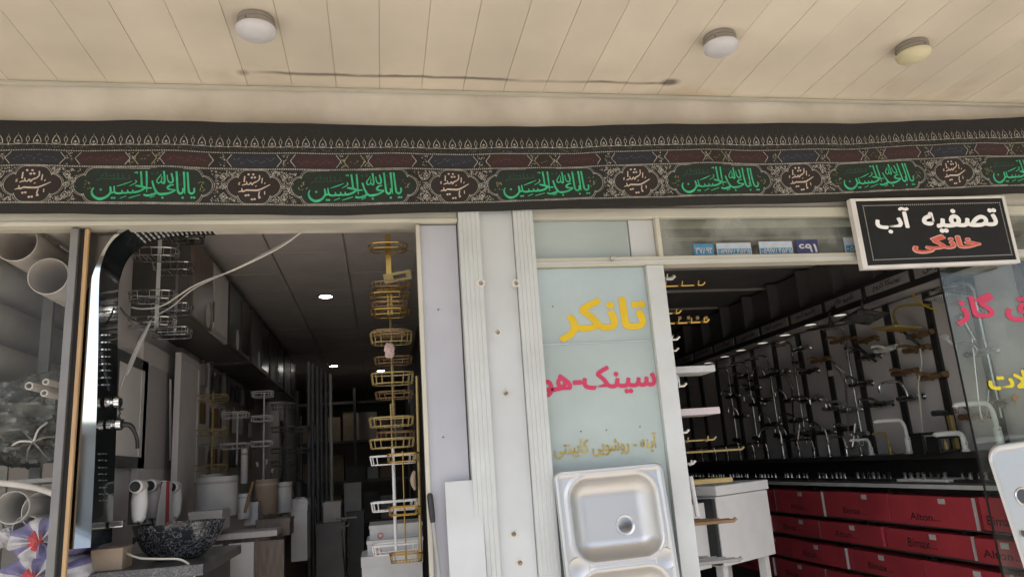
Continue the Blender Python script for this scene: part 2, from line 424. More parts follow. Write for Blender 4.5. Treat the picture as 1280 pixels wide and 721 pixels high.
# ------------------------------------------------------------------ left shop room
LX = -1.135
struct(bx('shop_floor', 'floor', LX, .62, WALL+.03, 11.5, .004, .02))
struct(bx('left_wall', 'shop_wall', LX-.02, LX, WALL+.06, 11.5, .02, 3.1))
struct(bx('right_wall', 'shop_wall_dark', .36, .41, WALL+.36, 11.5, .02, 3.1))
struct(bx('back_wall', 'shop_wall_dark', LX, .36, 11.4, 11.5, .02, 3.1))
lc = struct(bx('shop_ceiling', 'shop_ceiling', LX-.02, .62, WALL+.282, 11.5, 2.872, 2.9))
tm = None
for i in range(-2, 3):
    for j in range(18):
        x0 = -.165+(i)*.41; y0 = 3.25+j*.455
        if x0+.41 > .36 or x0 < LX-.06: continue
        o = bx('ceiling_tile', 'shop_ceiling', x0+.006, x0+.404, y0+.006, y0+.449, 2.853, 2.8715, lc)
        if tm is None: tm = o
        else: me = o.data; o.data = tm.data; bpy.data.meshes.remove(me)
# ------------------------------------------------------------------ right shop room
RX = 3.27
struct(bx('shop_floor', 'floor', .63, RX+.4, WALL+.03, 9.6, .004, .02))
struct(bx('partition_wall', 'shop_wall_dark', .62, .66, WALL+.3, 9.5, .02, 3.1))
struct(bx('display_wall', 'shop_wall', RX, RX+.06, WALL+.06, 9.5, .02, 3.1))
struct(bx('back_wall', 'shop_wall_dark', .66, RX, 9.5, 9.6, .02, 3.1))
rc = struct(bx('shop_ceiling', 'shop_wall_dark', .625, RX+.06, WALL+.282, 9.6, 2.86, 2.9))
for j in range(9):
    bx('ceiling_batten', 'shop_ceiling', .67, RX-.02, 3.3+j*.7, 3.33+j*.7, 2.845, 2.859, rc)
# bay room
struct(bx('bay_back_wall', 'shop_wall', -4.2, LX-.022, 6.4, 6.5, .02, 3.1))
struct(bx('bay_floor', 'floor', -4.2, LX-.022, WALL+.03, 6.4, .004, .02))
struct(bx('bay_side_wall', 'shop_wall', -4.3, -4.2, WALL+.03, 6.5, .02, 3.1))
struct(bx('bay_ceiling', 'shop_ceiling', -4.3, LX-.022, WALL+.282, 6.5, 2.86, 2.9))

struct(bx('side_wall', 'plaster', RX+.0605, 3.4615, WALL+.062, 9.6, 0, 3.1))
struct(bx('neighbour_wall', 'plaster', 3.462, 9, WALL-.01, WALL+.29, 0, 2.644))
struct(bx('neighbour_wall', 'plaster', -7, -4.201, WALL-.01, WALL+.029, 0, 2.584))

# ================================================================== STREET BEHIND THE CAMERA (seen in the reflections)
def far_house(x0, x1, h, m, label):
    t = thing('street_building', label, 'building', ((x0+x1)/2, -18, -.02), 'houses across the road')
    bx('wall', m, x0, x1, -26, -18, -.02, h, t)
    bx('parapet', 'concrete', x0-.1, x1+.1, -26.1, -17.9, h+.002, h+.35, t)
    n = int((x1-x0)/2.6)
    for fl in range(int(h/3.2)):
        for i in range(n):
            xc = x0+(i+.5)*(x1-x0)/n
            fr = bx('window', 'concrete', xc-.75, xc+.75, -18.0, -17.94, fl*3.2+.9, fl*3.2+2.5, t)
            bx('pane', 'window_far', xc-.66, xc+.66, -17.955, -17.93, fl*3.2+1.0, fl*3.2+2.4, fr)
far_house(-24, -9, 3.4, 'brick_far', 'low tan brick house across the road')
far_house(-8.5, 4, 3.3, 'concrete', 'pale concrete house across the road')
far_house(4.5, 18, 6.6, 'beige_wall', 'taller beige house across the road')

def parked_car(x, y, label):
    t = thing('parked_car', label, 'car', (x, y, -.13), 'cars parked at the kerb')
    z = -.13
    prof = [(-2.1, .30), (-2.15, .50), (-2.12, .72), (-2.02, .86), (-1.55, .92), (-1.15, .95), (.95, .93), (1.5, .86), (1.95, .74), (2.12, .58), (2.14, .38), (2.08, .26)]
    def sect(pr, hw, top_in):
        b = MB(); vs = []; k = len(pr); ws = [(-hw, 0), (-hw*.97, .0), (hw*.97, .0), (hw, 0)]
        vs = [Vector((x+u, y-hw, z+v)) for u, v in pr]+[Vector((x+u*.985, y-hw*top_in, z+v+.03)) for u, v in pr]+[Vector((x+u*.985, y+hw*top_in, z+v+.03)) for u, v in pr]+[Vector((x+u, y+hw, z+v)) for u, v in pr]
        fs = []
        for r_ in range(3):
            for i in range(k-1): fs.append((r_*k+i, r_*k+i+1, (r_+1)*k+i+1, (r_+1)*k+i))
        fs += [tuple(range(k)), tuple(range(4*k-1, 3*k-1, -1)), (0, k, 2*k, 3*k), (k-1, 4*k-1, 3*k-1, 2*k-1)]
        return b.add(vs, fs)
    sect(prof, .84, .93).build('body', 'car_white', t, True, .02)
    roof = [(-1.12, .955), (-.62, 1.40), (-.2, 1.45), (.25, 1.42), (.98, .94)]
    b = MB(); vs = [Vector((x+u, y+s_*(.78 if v < 1 else .60), z+v)) for s_ in (-1, 1) for u, v in roof]
    b.add(vs, [(0, 1, 6, 5), (1, 2, 7, 6), (2, 3, 8, 7), (3, 4, 9, 8), (0, 4, 3, 2, 1), (5, 6, 7, 8, 9)]); b.m[1] = b.m[2] = 1
    b.build('cabin', ['window_far', 'car_white'], t)
    for s_ in (-1, 1):
        for u0, u1 in (((-1.12, .955), (-.62, 1.40)), ((.98, .94), (.25, 1.42)), ((-.08, .95), (-.10, 1.44))):
            MB().tube([(x+u0[0], y+s_*.79, z+u0[1]), (x+u1[0], y+s_*.605, z+u1[1])], .028, 6).build('pillar', 'car_white', t, True)
        for wx in (-1.32, 1.32):
            m_ = Matrix.Translation((x+wx, y+s_*.76, z+.30)) @ Matrix.Rotation(R(90), 4, 'X')
            wh = MB().lathe([(.19, -.10), (.28, -.10), (.30, -.07), (.30, .07), (.28, .10), (.19, .10)], 24, m_).build('wheel', 'tyre', t, True)
            MB().lathe([(.001, -.09), (.19, -.085), (.19, .085), (.001, .09)], 20, m_).build('rim', 'alu', wh, True)
        bx('headlight', 'chrome_soft', x+2.0, x+2.12, y+s_*.72-.12, y+s_*.72+.10, z+.60, z+.70, t, .02)
        bx('tail_light', 'red', x-2.15, x-2.08, y+s_*.72-.10, y+s_*.72+.10, z+.64, z+.78, t, .02)
    bx('bumper', 'car_white', x-2.19, x+2.18, y-.80, y+.80, z+.26, z+.46, t, .05)
parked_car(-4.2, -4.0, 'white saloon car at the kerb, mirrored in the shower panel side')
parked_car(10.2, -4.0, 'white saloon car at the kerb, mirrored in the lettered window')

# ================================================================== CANOPY LAMPS
def canopy_lamp(px, dm, label, tilt):
    c = P(*px, Z=CEIL-.05); t = thing('ceiling_lamp', label, 'lamp', (c.x, c.y, CEIL-.075), 'round lamps under the canopy')
    mx = Matrix.Translation((c.x, c.y, 0))
    MB().lathe([(.001, CEIL-.002), (.062, CEIL-.002), (.064, CEIL-.008), (.064, CEIL-.018), (.061, CEIL-.019), (.061, CEIL-.023), (.064, CEIL-.024), (.064, CEIL-.036), (.058, CEIL-.038), (.001, CEIL-.038)], 36, mx).build('base_ring', 'lamp_base', t, True)
    MB().lathe([(.055, CEIL-.037), (.066, CEIL-.0385), (.0695, CEIL-.043), (.066, CEIL-.054), (.053, CEIL-.065), (.030, CEIL-.073), (.001, CEIL-.076)], 40, mx).build('diffuser', dm, t, True)
    for k in range(3):
        a = 2.1*k+.5+c.x; MB().lathe([(.0025, 0), (.003, .003), (.0005, .004)], 6, Matrix.Translation((c.x+.0635*math.cos(a), c.y+.0635*math.sin(a), CEIL-.030)) @ Matrix.Rotation(a, 4, 'Z') @ Matrix.Rotation(R(90), 4, 'Y')).build('screw', 'steel_dark', t)
canopy_lamp((320, 40), 'lamp_white', 'round white plastic lamp on cream ceiling boards above the left shop door', 0)
canopy_lamp((901, 60), 'lamp_white', 'round white plastic lamp on cream ceiling boards near the sooty streak end', 0)
canopy_lamp((1142, 70), 'lamp_yellow', 'round yellowed lamp on cream ceiling boards', 0)

# ================================================================== BANNER
def lerp_tab(tab, x):
    for (a, b), (c, d) in zip(tab, tab[1:]):
        if x <= c: f = (x-a)/(c-a); f = max(0, f) if a == tab[0][0] and x < a-9 else f; return b+(d-b)*f
    return tab[-1][1]+(x-tab[-1][0])*(tab[-1][1]-tab[-2][1])/(tab[-1][0]-tab[-2][0])
BT = [(-1.4, 3.014), (-.827, 3.016), (-.113, 3.010), (.596, 3.018), (1.371, 3.037), (2.219, 3.059), (3.206, 3.106)]
BB = [(-1.368, 2.634), (-.812, 2.627), (-.119, 2.621), (.569, 2.633), (1.321, 2.650), (2.144, 2.669), (3.097, 2.702)]
def bf(s, v, lift=0):
    z1 = lerp_tab(BT, s); z0 = lerp_tab(BB, s)
    zz = z1+(z0-z1)*v
    zz = 1.6+(zz-1.6)*.990
    zz += (.0035*math.sin(s*5.1+1)+.002*math.sin(s*13.7))*math.sin(math.pi*min(1, max(0, v)))
    y = 2.838+.006*math.sin(s*3.3+v*1.7)+.0035*math.sin(s*9.1-v*3.1)+.0022*math.sin(v*16+s*2.2)+.006*v+.0022*math.sin(s*27+v*5+2*math.sin(s*2.1))*(.4+.6*math.sin(s*1.7)**2)
    return Vector((s, y-.0016-lift if lift >= 0 else y, zz))
ban = thing('banner', 'long black mourning banner with green and cream calligraphy under the canopy', 'banner', (.9, 2.86, 2.63))
S0, S1, NS, NV = -2.4, 4.3, 420, 26
b = MB(); vs = []; fs = []
for back in (0, 1):
    for i in range(NS+1):
        for j in range(NV+1):
            q = bf(S0+(S1-S0)*i/NS, j/NV, -1); q.y += .0015*back; vs.append(q)
o_ = (NS+1)*(NV+1)
for i in range(NS):
    for j in range(NV):
        q = (i*(NV+1)+j, (i+1)*(NV+1)+j, (i+1)*(NV+1)+j+1, i*(NV+1)+j+1); fs += [q, tuple(o_+x for x in q[::-1])]
b.add(vs, fs).build('cloth', 'cloth', ban, True)
H = .39
orn = MB(); PH = []; fields = MB()   # fields: 0 green 1 brown 2 red 3 blue
gl = MB(); wl = MB(); sm = MB()
CRE = {'w': 0, 'c': 1}
def line_h(s0, s1, v, th, mb, mi=0, step=.06, lift=0):
    n = max(1, int((s1-s0)/step)); 
    vs = []
    for i in range(n+1):
        s = s0+(s1-s0)*i/n; vs += [bf(s, v-th/2/H, lift), bf(s, v+th/2/H, lift)]
    mb.add(vs, [(2*i, 2*i+1, 2*i+3, 2*i+2) for i in range(n)], mi)
def outline(mb, pts, th, mi=0, lift=0):
    q = pts+[pts[0]]
    for a, c in zip(q, q[1:]):
        d = Vector((c[0]-a[0], (c[1]-a[1])*H)); 
        if d.length < 1e-6: continue
        nn = Vector((-d.y, d.x)).normalized()*th/2
        mb.add([bf(a[0]+nn.x, a[1]+nn.y/H, lift), bf(c[0]+nn.x, c[1]+nn.y/H, lift), bf(c[0]-nn.x, c[1]-nn.y/H, lift), bf(a[0]-nn.x, a[1]-nn.y/H, lift)], [(0, 1, 2, 3)], mi)
def foil(cs, cv, hw, hh, lobe, n=8):
    """cartouche: box with lobed ends; half sizes in metres"""
    pts = []
    def arc(cx, cy, rx, ry, a0, a1):
        for i in range(n+1):
            a = R(a0+(a1-a0)*i/n); pts.append((cs+cx+rx*math.cos(a), cv+(cy-ry*math.sin(a))/H))
    xn = hw-lobe*.75; rc = min(.034, xn*.62)
    arc(hw-lobe, 0, lobe, hh*.64, -75, 75)
    arc(xn-rc, -hh*.36, rc, hh*.64, 15, 90)
    arc(-(xn-rc), -hh*.36, rc, hh*.64, 90, 165)
    arc(-(hw-lobe), 0, lobe, hh*.64, 105, 255)
    arc(-(xn-rc), hh*.36, rc, hh*.64, 195, 270)
    arc(xn-rc, hh*.36, rc, hh*.64, 270, 345)
    return pts
def fill(mb, pts, mi, lift=0):
    lo, hi = min(p[0] for p in pts), max(p[0] for p in pts); n = max(6, int((hi-lo)/.016)); m_ = 6; vs = []
    for i in range(n+1):
        s = lo+1e-4+(hi-lo-2e-4)*i/n; ys = []
        for (a, c), (d, e) in zip(pts, pts[1:]+pts[:1]):
            if (a-s)*(d-s) <= 0 and a != d: ys.append(c+(e-c)*(s-a)/(d-a))
        v0, v1 = min(ys), max(ys)
        vs += [bf(s, v0+(v1-v0)*k/m_, lift) for k in range(m_+1)]
    mb.add(vs, [(i*(m_+1)+k, i*(m_+1)+k+1, (i+1)*(m_+1)+k+1, (i+1)*(m_+1)+k) for i in range(n) for k in range(m_)], mi)
# strokes traced in units of the photograph's cartouche
GREEN = [
 ([(1150, 395), (1152, 440), (1130, 465), (1105, 455), (1092, 420), (1073, 205)], (16, 24, 20)),
 ([(1035, 203), (1044, 330), (1052, 468)], (22, 22, 10)),
 ([(1030, 400), (1032, 445), (1008, 468), (984, 450), (974, 400), (958, 203)], (16, 24, 20)),
 ([(935, 365), (895, 375), (872, 400), (890, 422), (955, 428)], (14, 26, 18)),
 ([(955, 430), (900, 462), (840, 478), (790, 480), (758, 455), (748, 425)], (14, 30, 12)),
 ([(705, 320), (728, 400), (752, 462), (715, 488), (660, 498), (622, 486)], (18, 26, 22)),
 ([(755, 455), (735, 478), (700, 480)], (14, 18, 14)),
 ([(905, 228), (922, 300), (918, 335), (890, 340), (868, 305), (862, 250)], (18, 20, 10)),
 ([(825, 205), (836, 300), (832, 350), (812, 345), (800, 320)], (20, 20, 12)),
 ([(800, 245), (770, 290), (755, 320), (770, 350), (800, 330), (806, 270)], (10, 16, 10)),
 ([(640, 205), (648, 330), (656, 460)], (20, 20, 8)),
 ([(580, 205), (590, 300), (602, 385), (640, 408), (706, 410)], (20, 22, 16)),
 ([(530, 375), (575, 385), (640, 400)], (14, 26, 20)),
 ([(640, 405), (590, 440), (530, 458), (512, 450), (504, 425)], (22, 26, 12)),
 ([(512, 452), (490, 462), (462, 456), (452, 425)], (22, 22, 12)),
 ([(462, 456), (436, 464), (405, 460), (392, 428)], (22, 22, 12)),
 ([(405, 460), (375, 468), (340, 466), (320, 450), (310, 378)], (22, 24, 14)),
 ([(318, 450), (290, 462), (278, 440), (272, 385)], (18, 20, 14)),
 ([(272, 385), (282, 450), (240, 512), (170, 538), (112, 505), (92, 450), (108, 405)], (14, 32, 12)),
 ([(338, 382), (420, 352), (492, 322)], (8, 14, 6)),
 ([(470, 380), (515, 355), (540, 330), (525, 310)], (8, 12, 12)),
 ([(378, 528), (445, 500)], 9), ([(470, 526), (592, 488)], 10), ([(690, 524), (742, 506)], 9),
 ([(515, 225), (540, 215), (545, 235)], 12),
]
GDOT = [(1125, 512), (1153, 512), (1030, 515), (820, 520), (296, 521), (320, 521), (178, 425)]
THIN = [([(120, 315), (165, 290), (185, 275)], 7), ([(190, 295), (330, 292), (470, 290)], 6), ([(222, 215), (226, 270)], 7), ([(300, 230), (303, 285)], 7),
        ([(342, 220), (346, 290)], 7), ([(195, 240), (165, 265)], 7), ([(385, 235), (400, 285)], 7), ([(455, 240), (462, 285)], 7), ([(245, 250), (285, 255)], 6), ([(690, 225), (715, 240)], 8), ([(760, 215), (755, 245)], 8), ([(985, 230), (1000, 260)], 7), ([(1015, 340), (995, 370)], 7)]
CREAM = [
 ([(368, 262), (362, 345)], 16), ([(540, 248), (538, 305), (505, 340), (462, 358)], (16, 14, 16)),
 ([(500, 335), (470, 360), (455, 382), (440, 352), (420, 378), (400, 372), (388, 335)], (14, 16, 12)),
 ([(395, 372), (368, 378), (338, 392)], (14, 18, 10)), ([(575, 288), (568, 362)], 13), ([(318, 350), (300, 362), (312, 376), (296, 384)], 10),
 ([(668, 382), (600, 422), (530, 456), (450, 458), (385, 455)], (10, 24, 24)), ([(385, 456), (350, 474), (336, 430)], (20, 20, 10)),
 ([(350, 470), (322, 474), (298, 484)], (18, 16, 8)), ([(545, 475), (536, 530), (552, 556), (530, 560)], (14, 16, 16)), ([(605, 473), (605, 518)], 12),
 ([(510, 395), (492, 408)], 10), ([(612, 352), (598, 376)], 10),
]
CDOT = [(412, 240), (467, 240), (450, 283), (486, 280), (384, 526), (414, 521), (455, 578), (486, 575)]
rnd = random.Random(3)
PER = .791
def scroll(s, v, r, lift=.0004):
    """one small flower of the filler pattern"""
    k = rnd.random()
    if k < .3: dot(orn, s, v, r, lambda a, c, l: bf(a, v+(c-v)/H, l), lift=lift, n=4)
    elif k < .65:
        a0 = rnd.uniform(0, 6.28); ribbon(orn, [(s+r*1.6*math.cos(a0+t), v+r*1.6*math.sin(a0+t)/H) for t in (0, 1.1, 2.2, 3.3)], .0022, lambda a, c, l: bf(a, c, l), k=2, lift=lift)
    else:
        for t in range(3): dot(orn, s+r*math.cos(t*2.1+k*9), v+r*math.sin(t*2.1+k*9)/H, r*.45, lambda a, c, l: bf(a, v+(c-v)/1, l), lift=lift, n=3, sq=1/H)
def bdot(s, v, r, mi=0, lift=.0004, n=4): orn.add([bf(s+r*math.cos(6.2832*j/n), v+r*math.sin(6.2832*j/n)/H, lift) for j in range(n)], [tuple(range(n))], mi)
for k in range(-1, 7):
    mc = -1.252+PER*k; gc = mc+.388
    # --- medallion
    cv = .70
    fill(fields, foil(mc, cv, .098, .070, .050), 1, .0002)
    outline(orn, foil(mc, cv, .100, .072, .051), .0022, lift=.0006); outline(orn, foil(mc, cv, .106, .077, .053), .0014, lift=.0006)
    fm = lambda a, c, l=0, mc=mc, cv=cv: bf(mc+(a-480)/9.846/318, cv+(c-410)/9.846/318/H, l)
    wl = MB(); PH.append(('cream_lettering', wl, 'print_cream'))
    for i, (pts, wd) in enumerate(CREAM): ribbon(wl, pts, wd, fm, lift=.0008+.0001*i)
    for i, (a, c) in enumerate(CDOT): dot(wl, a, c, 15, fm, lift=.0009, n=6)
    # --- green cartouche
    fill(fields, foil(gc, cv, .248, .068, .05), 0, .0002)
    outline(orn, foil(gc, cv, .250, .070, .051), .0022, lift=.0006); outline(orn, foil(gc, cv, .257, .075, .054), .0014, lift=.0006)
    fg = lambda a, c, l=0, gc=gc, cv=cv: bf(gc+(a-620)/9.143/318, cv+(c-368)/9.143/318/H, l)
    gl = MB(); PH.append(('green_lettering', gl, ['print_green', 'print_dgreen']))
    for i, (pts, wd) in enumerate(GREEN): ribbon(gl, pts, wd, fg, lift=.0008+.0001*i)
    for a, c in GDOT: dot(gl, a, c, 14, fg, lift=.0009, n=5)
    for pts, wd in THIN: ribbon(gl, pts, wd, fg, 1, lift=.0007)
    for ss in (-1, 1):   # small gold knots of script at both ends
        for q in range(9):
            a = gc+ss*.205+rnd.uniform(-.016, .016); c = cv+rnd.uniform(-.03, .03)/H*.8
            ribbon(sm, [(a, c), (a+rnd.uniform(-.012, .012), c+rnd.uniform(-.012, .012)/H)], .0024, lambda u, v, l: bf(u, v, l), 0, lift=.0008)
    # --- filler columns between the cartouches
    for fc in (mc+.113, mc-.113-.0):
        for dv in (-.105, 0, .105):
            hh = .040 if dv else .028
            outline(orn, [(fc, cv+dv*1.05-hh), (fc+.013, cv+dv*1.05), (fc, cv+dv*1.05+hh), (fc-.013, cv+dv*1.05)], .0022, lift=.0007)
            bdot(fc, cv+dv*1.05, .005)
    for q in range(820):
        s = mc+rnd.uniform(-.16, .16); v = rnd.uniform(.53, .87)
        dx = abs(s-mc); dv = abs(v-cv)*H
        if (dx < .108 and dv < .045) or (dx < .07) : continue
        if dx > .145 and dv < .05: continue
        scroll(s, v, rnd.uniform(.0018, .0034))
    for q in range(60):
        s = mc+rnd.choice((-1, 1))*rnd.uniform(.06, .105); v = cv+rnd.choice((-1, 1))*rnd.uniform(.05, .068)/H; scroll(s, v, .003)
    # --- upper row of hexagons
    hv = .418
    def hexa(s, hw, mi, pm_, gold=False):
        hh = .026/H; tip = .018
        q = [(s-hw+tip, hv-hh), (s+hw-tip, hv-hh), (s+hw-tip*.45, hv-hh*.45), (s+hw, hv), (s+hw-tip*.45, hv+hh*.45), (s+hw-tip, hv+hh), (s-hw+tip, hv+hh), (s-hw+tip*.45, hv+hh*.45), (s-hw, hv), (s-hw+tip*.45, hv-hh*.45)]
        fill(fields, q[::-1], mi, .0003)
        e = q[1:6]; f = q[6:]+[q[0]]
        for seg in (e, f): ribbon(sm if gold else orn, seg, .0032, lambda u, v, l: bf(u, v, l), 0, k=2, lift=.0007)
        for t in range(int(hw*2/.012)):
            a = s-hw+tip+.008+t*.012
            if a > s+hw-tip-.008: break
            c = hv+rnd.uniform(-.2, .2)*hh*2
            ribbon(sm, [(a, c), (a+rnd.uniform(.004, .012), c+rnd.uniform(-.3, .3)*hh)], .0022, lambda u, v, l: bf(u, v, l), pm_, lift=.0007)
    hexa(mc, .103, 3, 2); hexa(gc-.152, .098, 2, 1); hexa(gc+.152, .098, 2, 1); hexa(gc, .042, 1, 0, True)
    for hc in (mc+.118, mc-.118, gc+.048, gc-.048):
        for q in range(16): scroll(hc+rnd.uniform(-.011, .011), hv+rnd.uniform(-.026, .026)/H, .0025)
    # --- crown row
    for t in range(12):
        s = mc+t*PER/12; v = .225
        ribbon(orn, [(s-.013, v+.03), (s-.012, v-.01), (s, v-.06), (s+.012, v-.01), (s+.013, v+.03)], .003, lambda u, w_, l: bf(u, w_, l), k=3, lift=.0005)
        bdot(s, v+.004, .0055); bdot(s, v+.034, .004); bdot(s-.007, v+.028, .003); bdot(s+.007, v+.028, .003); bdot(s, v-.075, .0018)
        s2 = s+PER/24
        ribbon(orn, [(s2, v-.05), (s2+.006, v-.015), (s2, v+.02), (s2-.006, v-.015), (s2, v-.05)], .0020, lambda u, w_, l: bf(u, w_, l), k=2, lift=.0005)
        ribbon(orn, [(s2, v+.02), (s2, v+.05)], .004, lambda u, w_, l: bf(u, w_, l), lift=.0005); bdot(s2, v-.065, .0016)
    # --- speckled strip
    for q in range(150): bdot(mc+rnd.uniform(0, PER), rnd.uniform(.275, .315), rnd.uniform(.0009, .0016), n=3)
line_h(S0, S1, .266, .0022, orn, lift=.0005)
for v in (.338, .498, .512, .885, .897):
    line_h(S0, S1, v, .0008, orn, lift=.0003)
s = -2.3
while s < 4.2:
    for v in (.332, .505, .891): bdot(s, v, .0030)
    s += .0086
stuff(orn.build('ornament', 'print_white', ban)); stuff(fields.build('printed_fields', ['field_green', 'field_brown', 'field_red', 'field_blue'], ban))
for nm, mb, m_ in PH: stuff(mb.build(nm, m_, ban))
stuff(sm.build('small_lettering', ['print_yellow', 'print_red', 'print_blue'], ban))

def lump(center, rx, ry, rz, seed, amp=.18, n=26):
    """crumpled bag or bundle: an ellipsoid creased by ridged noise"""
    b = MB(); vs = []; fs = []; o = Vector((seed*3.1, seed*1.7, seed*.9))
    for i in range(n+1):
        th = math.pi*i/n
        for j in range(2*n):
            f = math.pi*j/n; d = Vector((math.sin(th)*math.cos(f), math.sin(th)*math.sin(f), math.cos(th)))
            k = 1+amp*(noise.noise(d*1.7+o)*1.0 + (.45-abs(noise.noise(d*3.6+o)))*.9 + (.3-abs(noise.noise(d*8+o)))*.35)
            vs.append(Vector(center)+Vector((rx*d.x*k, ry*d.y*k, rz*d.z*k)))
    for i in range(n):
        for j in range(2*n): fs.append((i*2*n+j, i*2*n+(j+1) % (2*n), (i+1)*2*n+(j+1) % (2*n), (i+1)*2*n+j))
    return b.add(vs, fs)
# ================================================================== PILASTER WITH SHUTTER GUIDES
pi = thing('shutter_pilaster', 'white metal pilaster with two ribbed shutter guides and bolted centre board', 'pilaster', (.5, WALL-.02, 0))
MB().box(.428, .566, WALL-.030, WALL+.28, .012, 2.643).build('centre_board', 'board_white', pi)
for gx0, gx1 in ((.338, .4265), (.5675, .652)):
    g = MB(); n = 5; wv = (gx1-gx0)/n
    prof = []
    for i in range(n):
        a = gx0+i*wv; prof += [(a+.001, WALL-.052), (a+wv*.80, WALL-.050), (a+wv*.88, WALL-.0488), (a+wv*.93, WALL-.0488)]
    prof = [(gx0, WALL+.2)]+prof+[(gx1, WALL-.05), (gx1, WALL+.2)]
    g.prism(prof, lambda u, v, w_: Vector((u, v, .012+w_)), 2.633).build('shutter_guide', 'shutter', pi)
for i, (x, y) in enumerate(((601, 354), (645, 354), (622, 415), (632, 491), (642, 667), (650, 703))):
    yy = WALL-.052 if i < 2 else WALL-.030
    c = P(x, y, Y=yy); mx = Matrix.Translation(c) @ Matrix.Rotation(R(90), 4, 'X')
    MB().lathe([(.001, .0105), (.004, .0105), (.0045, .004), (.009, .0035), (.010, .0004)], 8, mx).build('bolt', 'chrome_dark', pi)
    lump(c+Vector((0, -.0005, 0)), .015, .0016, .013, i+2, .5, 10).build('sealant_dab', 'plaster', pi)
# ================================================================== WHITE JAMB BESIDE THE LEFT DOORWAY
jb = thing('door_jamb', 'smooth white jamb panel beside the open left doorway', 'jamb', (.25, WALL, 0))
bx('panel', 'jamb', .183, .3325, WALL-.004, WALL+.03, .012, 2.580, jb)
bx('edge_trim', 'header_white', .166, .1825, WALL-.016, WALL+.02, .012, 2.580, jb, .002)
for p in ((548, 387), (554, 546)):
    c = P(*p, Y=WALL-.006); MB().lathe([(.001, .004), (.003, .003), (.0035, 0)], 8, Matrix.Translation(c) @ Matrix.Rotation(R(90), 4, 'X')).build('screw', 'steel_dark', jb)
# leaning board and broom
a = P(556, 599, Y=WALL-.05)
tb = MB(); lean = Matrix.Translation((a.x, WALL-.20, 0)) @ Matrix.Rotation(R(-6), 4, 'X')
tb.box(0, .135, 0, .016, .0, a.z+.0, mx=lean)
tag(tb.build('leaning_board', 'board_white', bevel=.002), 'narrow off-white board leaning against the white jamb', 'board')
br = thing('broom', 'dark grey stick with a thicker black grip standing against the jamb', 'stick', (.26, WALL-.12, 0))
p0 = P(537, 616, Y=WALL-.03); p1 = P(549, 721, Y=WALL-.07); d = (p1-p0); p2 = p0+d*(p0.z/(-d.z))
MB().tube([p0+d*.25, p2], .0085, 10).build('handle', 'rack_steel', br, True)
MB().tube([p0, p0+d*.02, p0+d*.05, p0+d*.30, p0+d*.36], [.006, .011, .012, .011, .009], 10).build('grip', 'black_plastic', br, True)

# ================================================================== LETTERED PANEL
fp = thing('lettered_panel', 'pale green glass panel with yellow and crimson lettering in white frame', 'glass panel', (.93, WALL, 0))
bx('glass_sheet', 'frosted', .60, 1.135, WALL+.004, WALL+.02, .012, 2.386, fp)
bx('top_glass_sheet', 'frosted', .60, 1.085, WALL+.016, WALL+.03, 2.425, 2.598, fp)
bx('top_side_sheet', 'board_white', 1.089, 1.20, WALL+.010, WALL+.03, 2.425, 2.598, fp)
bx('frame_stile', 'shutter', 1.1365, 1.214, WALL-.022, WALL+.06, .012, 2.386, fp, .002)
bx('frame_rail', 'header_white', .653, 3.42, WALL-.024, WALL+.05, 2.388, 2.424, fp, .003)
bx('rail_bead', 'shutter', .653, 3.42, WALL-.030, WALL-.0245, 2.396, 2.404, fp)
bx('top_rail', 'header_white', .653, 3.42, WALL-.020, WALL+.05, 2.600, 2.6435, fp, .003)
bx('stile', 'header_white', 1.203, 1.222, WALL-.018, WALL+.05, 2.4245, 2.5995, fp, .002)
bx('sheet_joint', 'alu', .655, 1.134, WALL-.0005, WALL+.0035, 2.062, 2.066, fp)
c = P(764, 324, Y=WALL-.03)
MB().lathe([(.001, .022), (.008, .020), (.010, .010), (.007, .0)], 14, Matrix.Translation(c) @ Matrix.Rotation(R(90), 4, 'X')).build('knob', 'chrome_soft', fp, True)
for p in ((684, 541), (726, 539), (758, 537), (800, 533), (835, 533), (691, 383), (812, 383), (855, 698)):
    c = P(*p, Y=WALL+.002); MB().lathe([(.001, .003), (.0028, .002), (.003, 0)], 6, Matrix.Translation(c) @ Matrix.Rotation(R(90), 4, 'X')).build('screw', 'steel_dark', fp)
def wall_text(parent, s, x0, x1, z0, z1, y, m, bold=.02, name='lettering', skew=0, rtl=True):
    mb = MB(); put_text(mb, s, lambda u, v: Vector((u+skew*(v-z0), y, v)), x0, x1, z0, z1, bold, rtl)
    return mb.build(name, m, parent)
wall_text(fp, 'تانکر', .735, 1.122, 2.072, 2.255, WALL+.0025, 'text_yellow', .032)
wall_text(fp, 'سینک-هود', .578, 1.132, 1.845, 1.968, WALL+.0025, 'text_crimson', .030)
wall_text(fp, 'آینه - روشویی کابینتی', .675, 1.105, 1.608, 1.688, WALL+.0025, 'text_pale_yellow', .013)

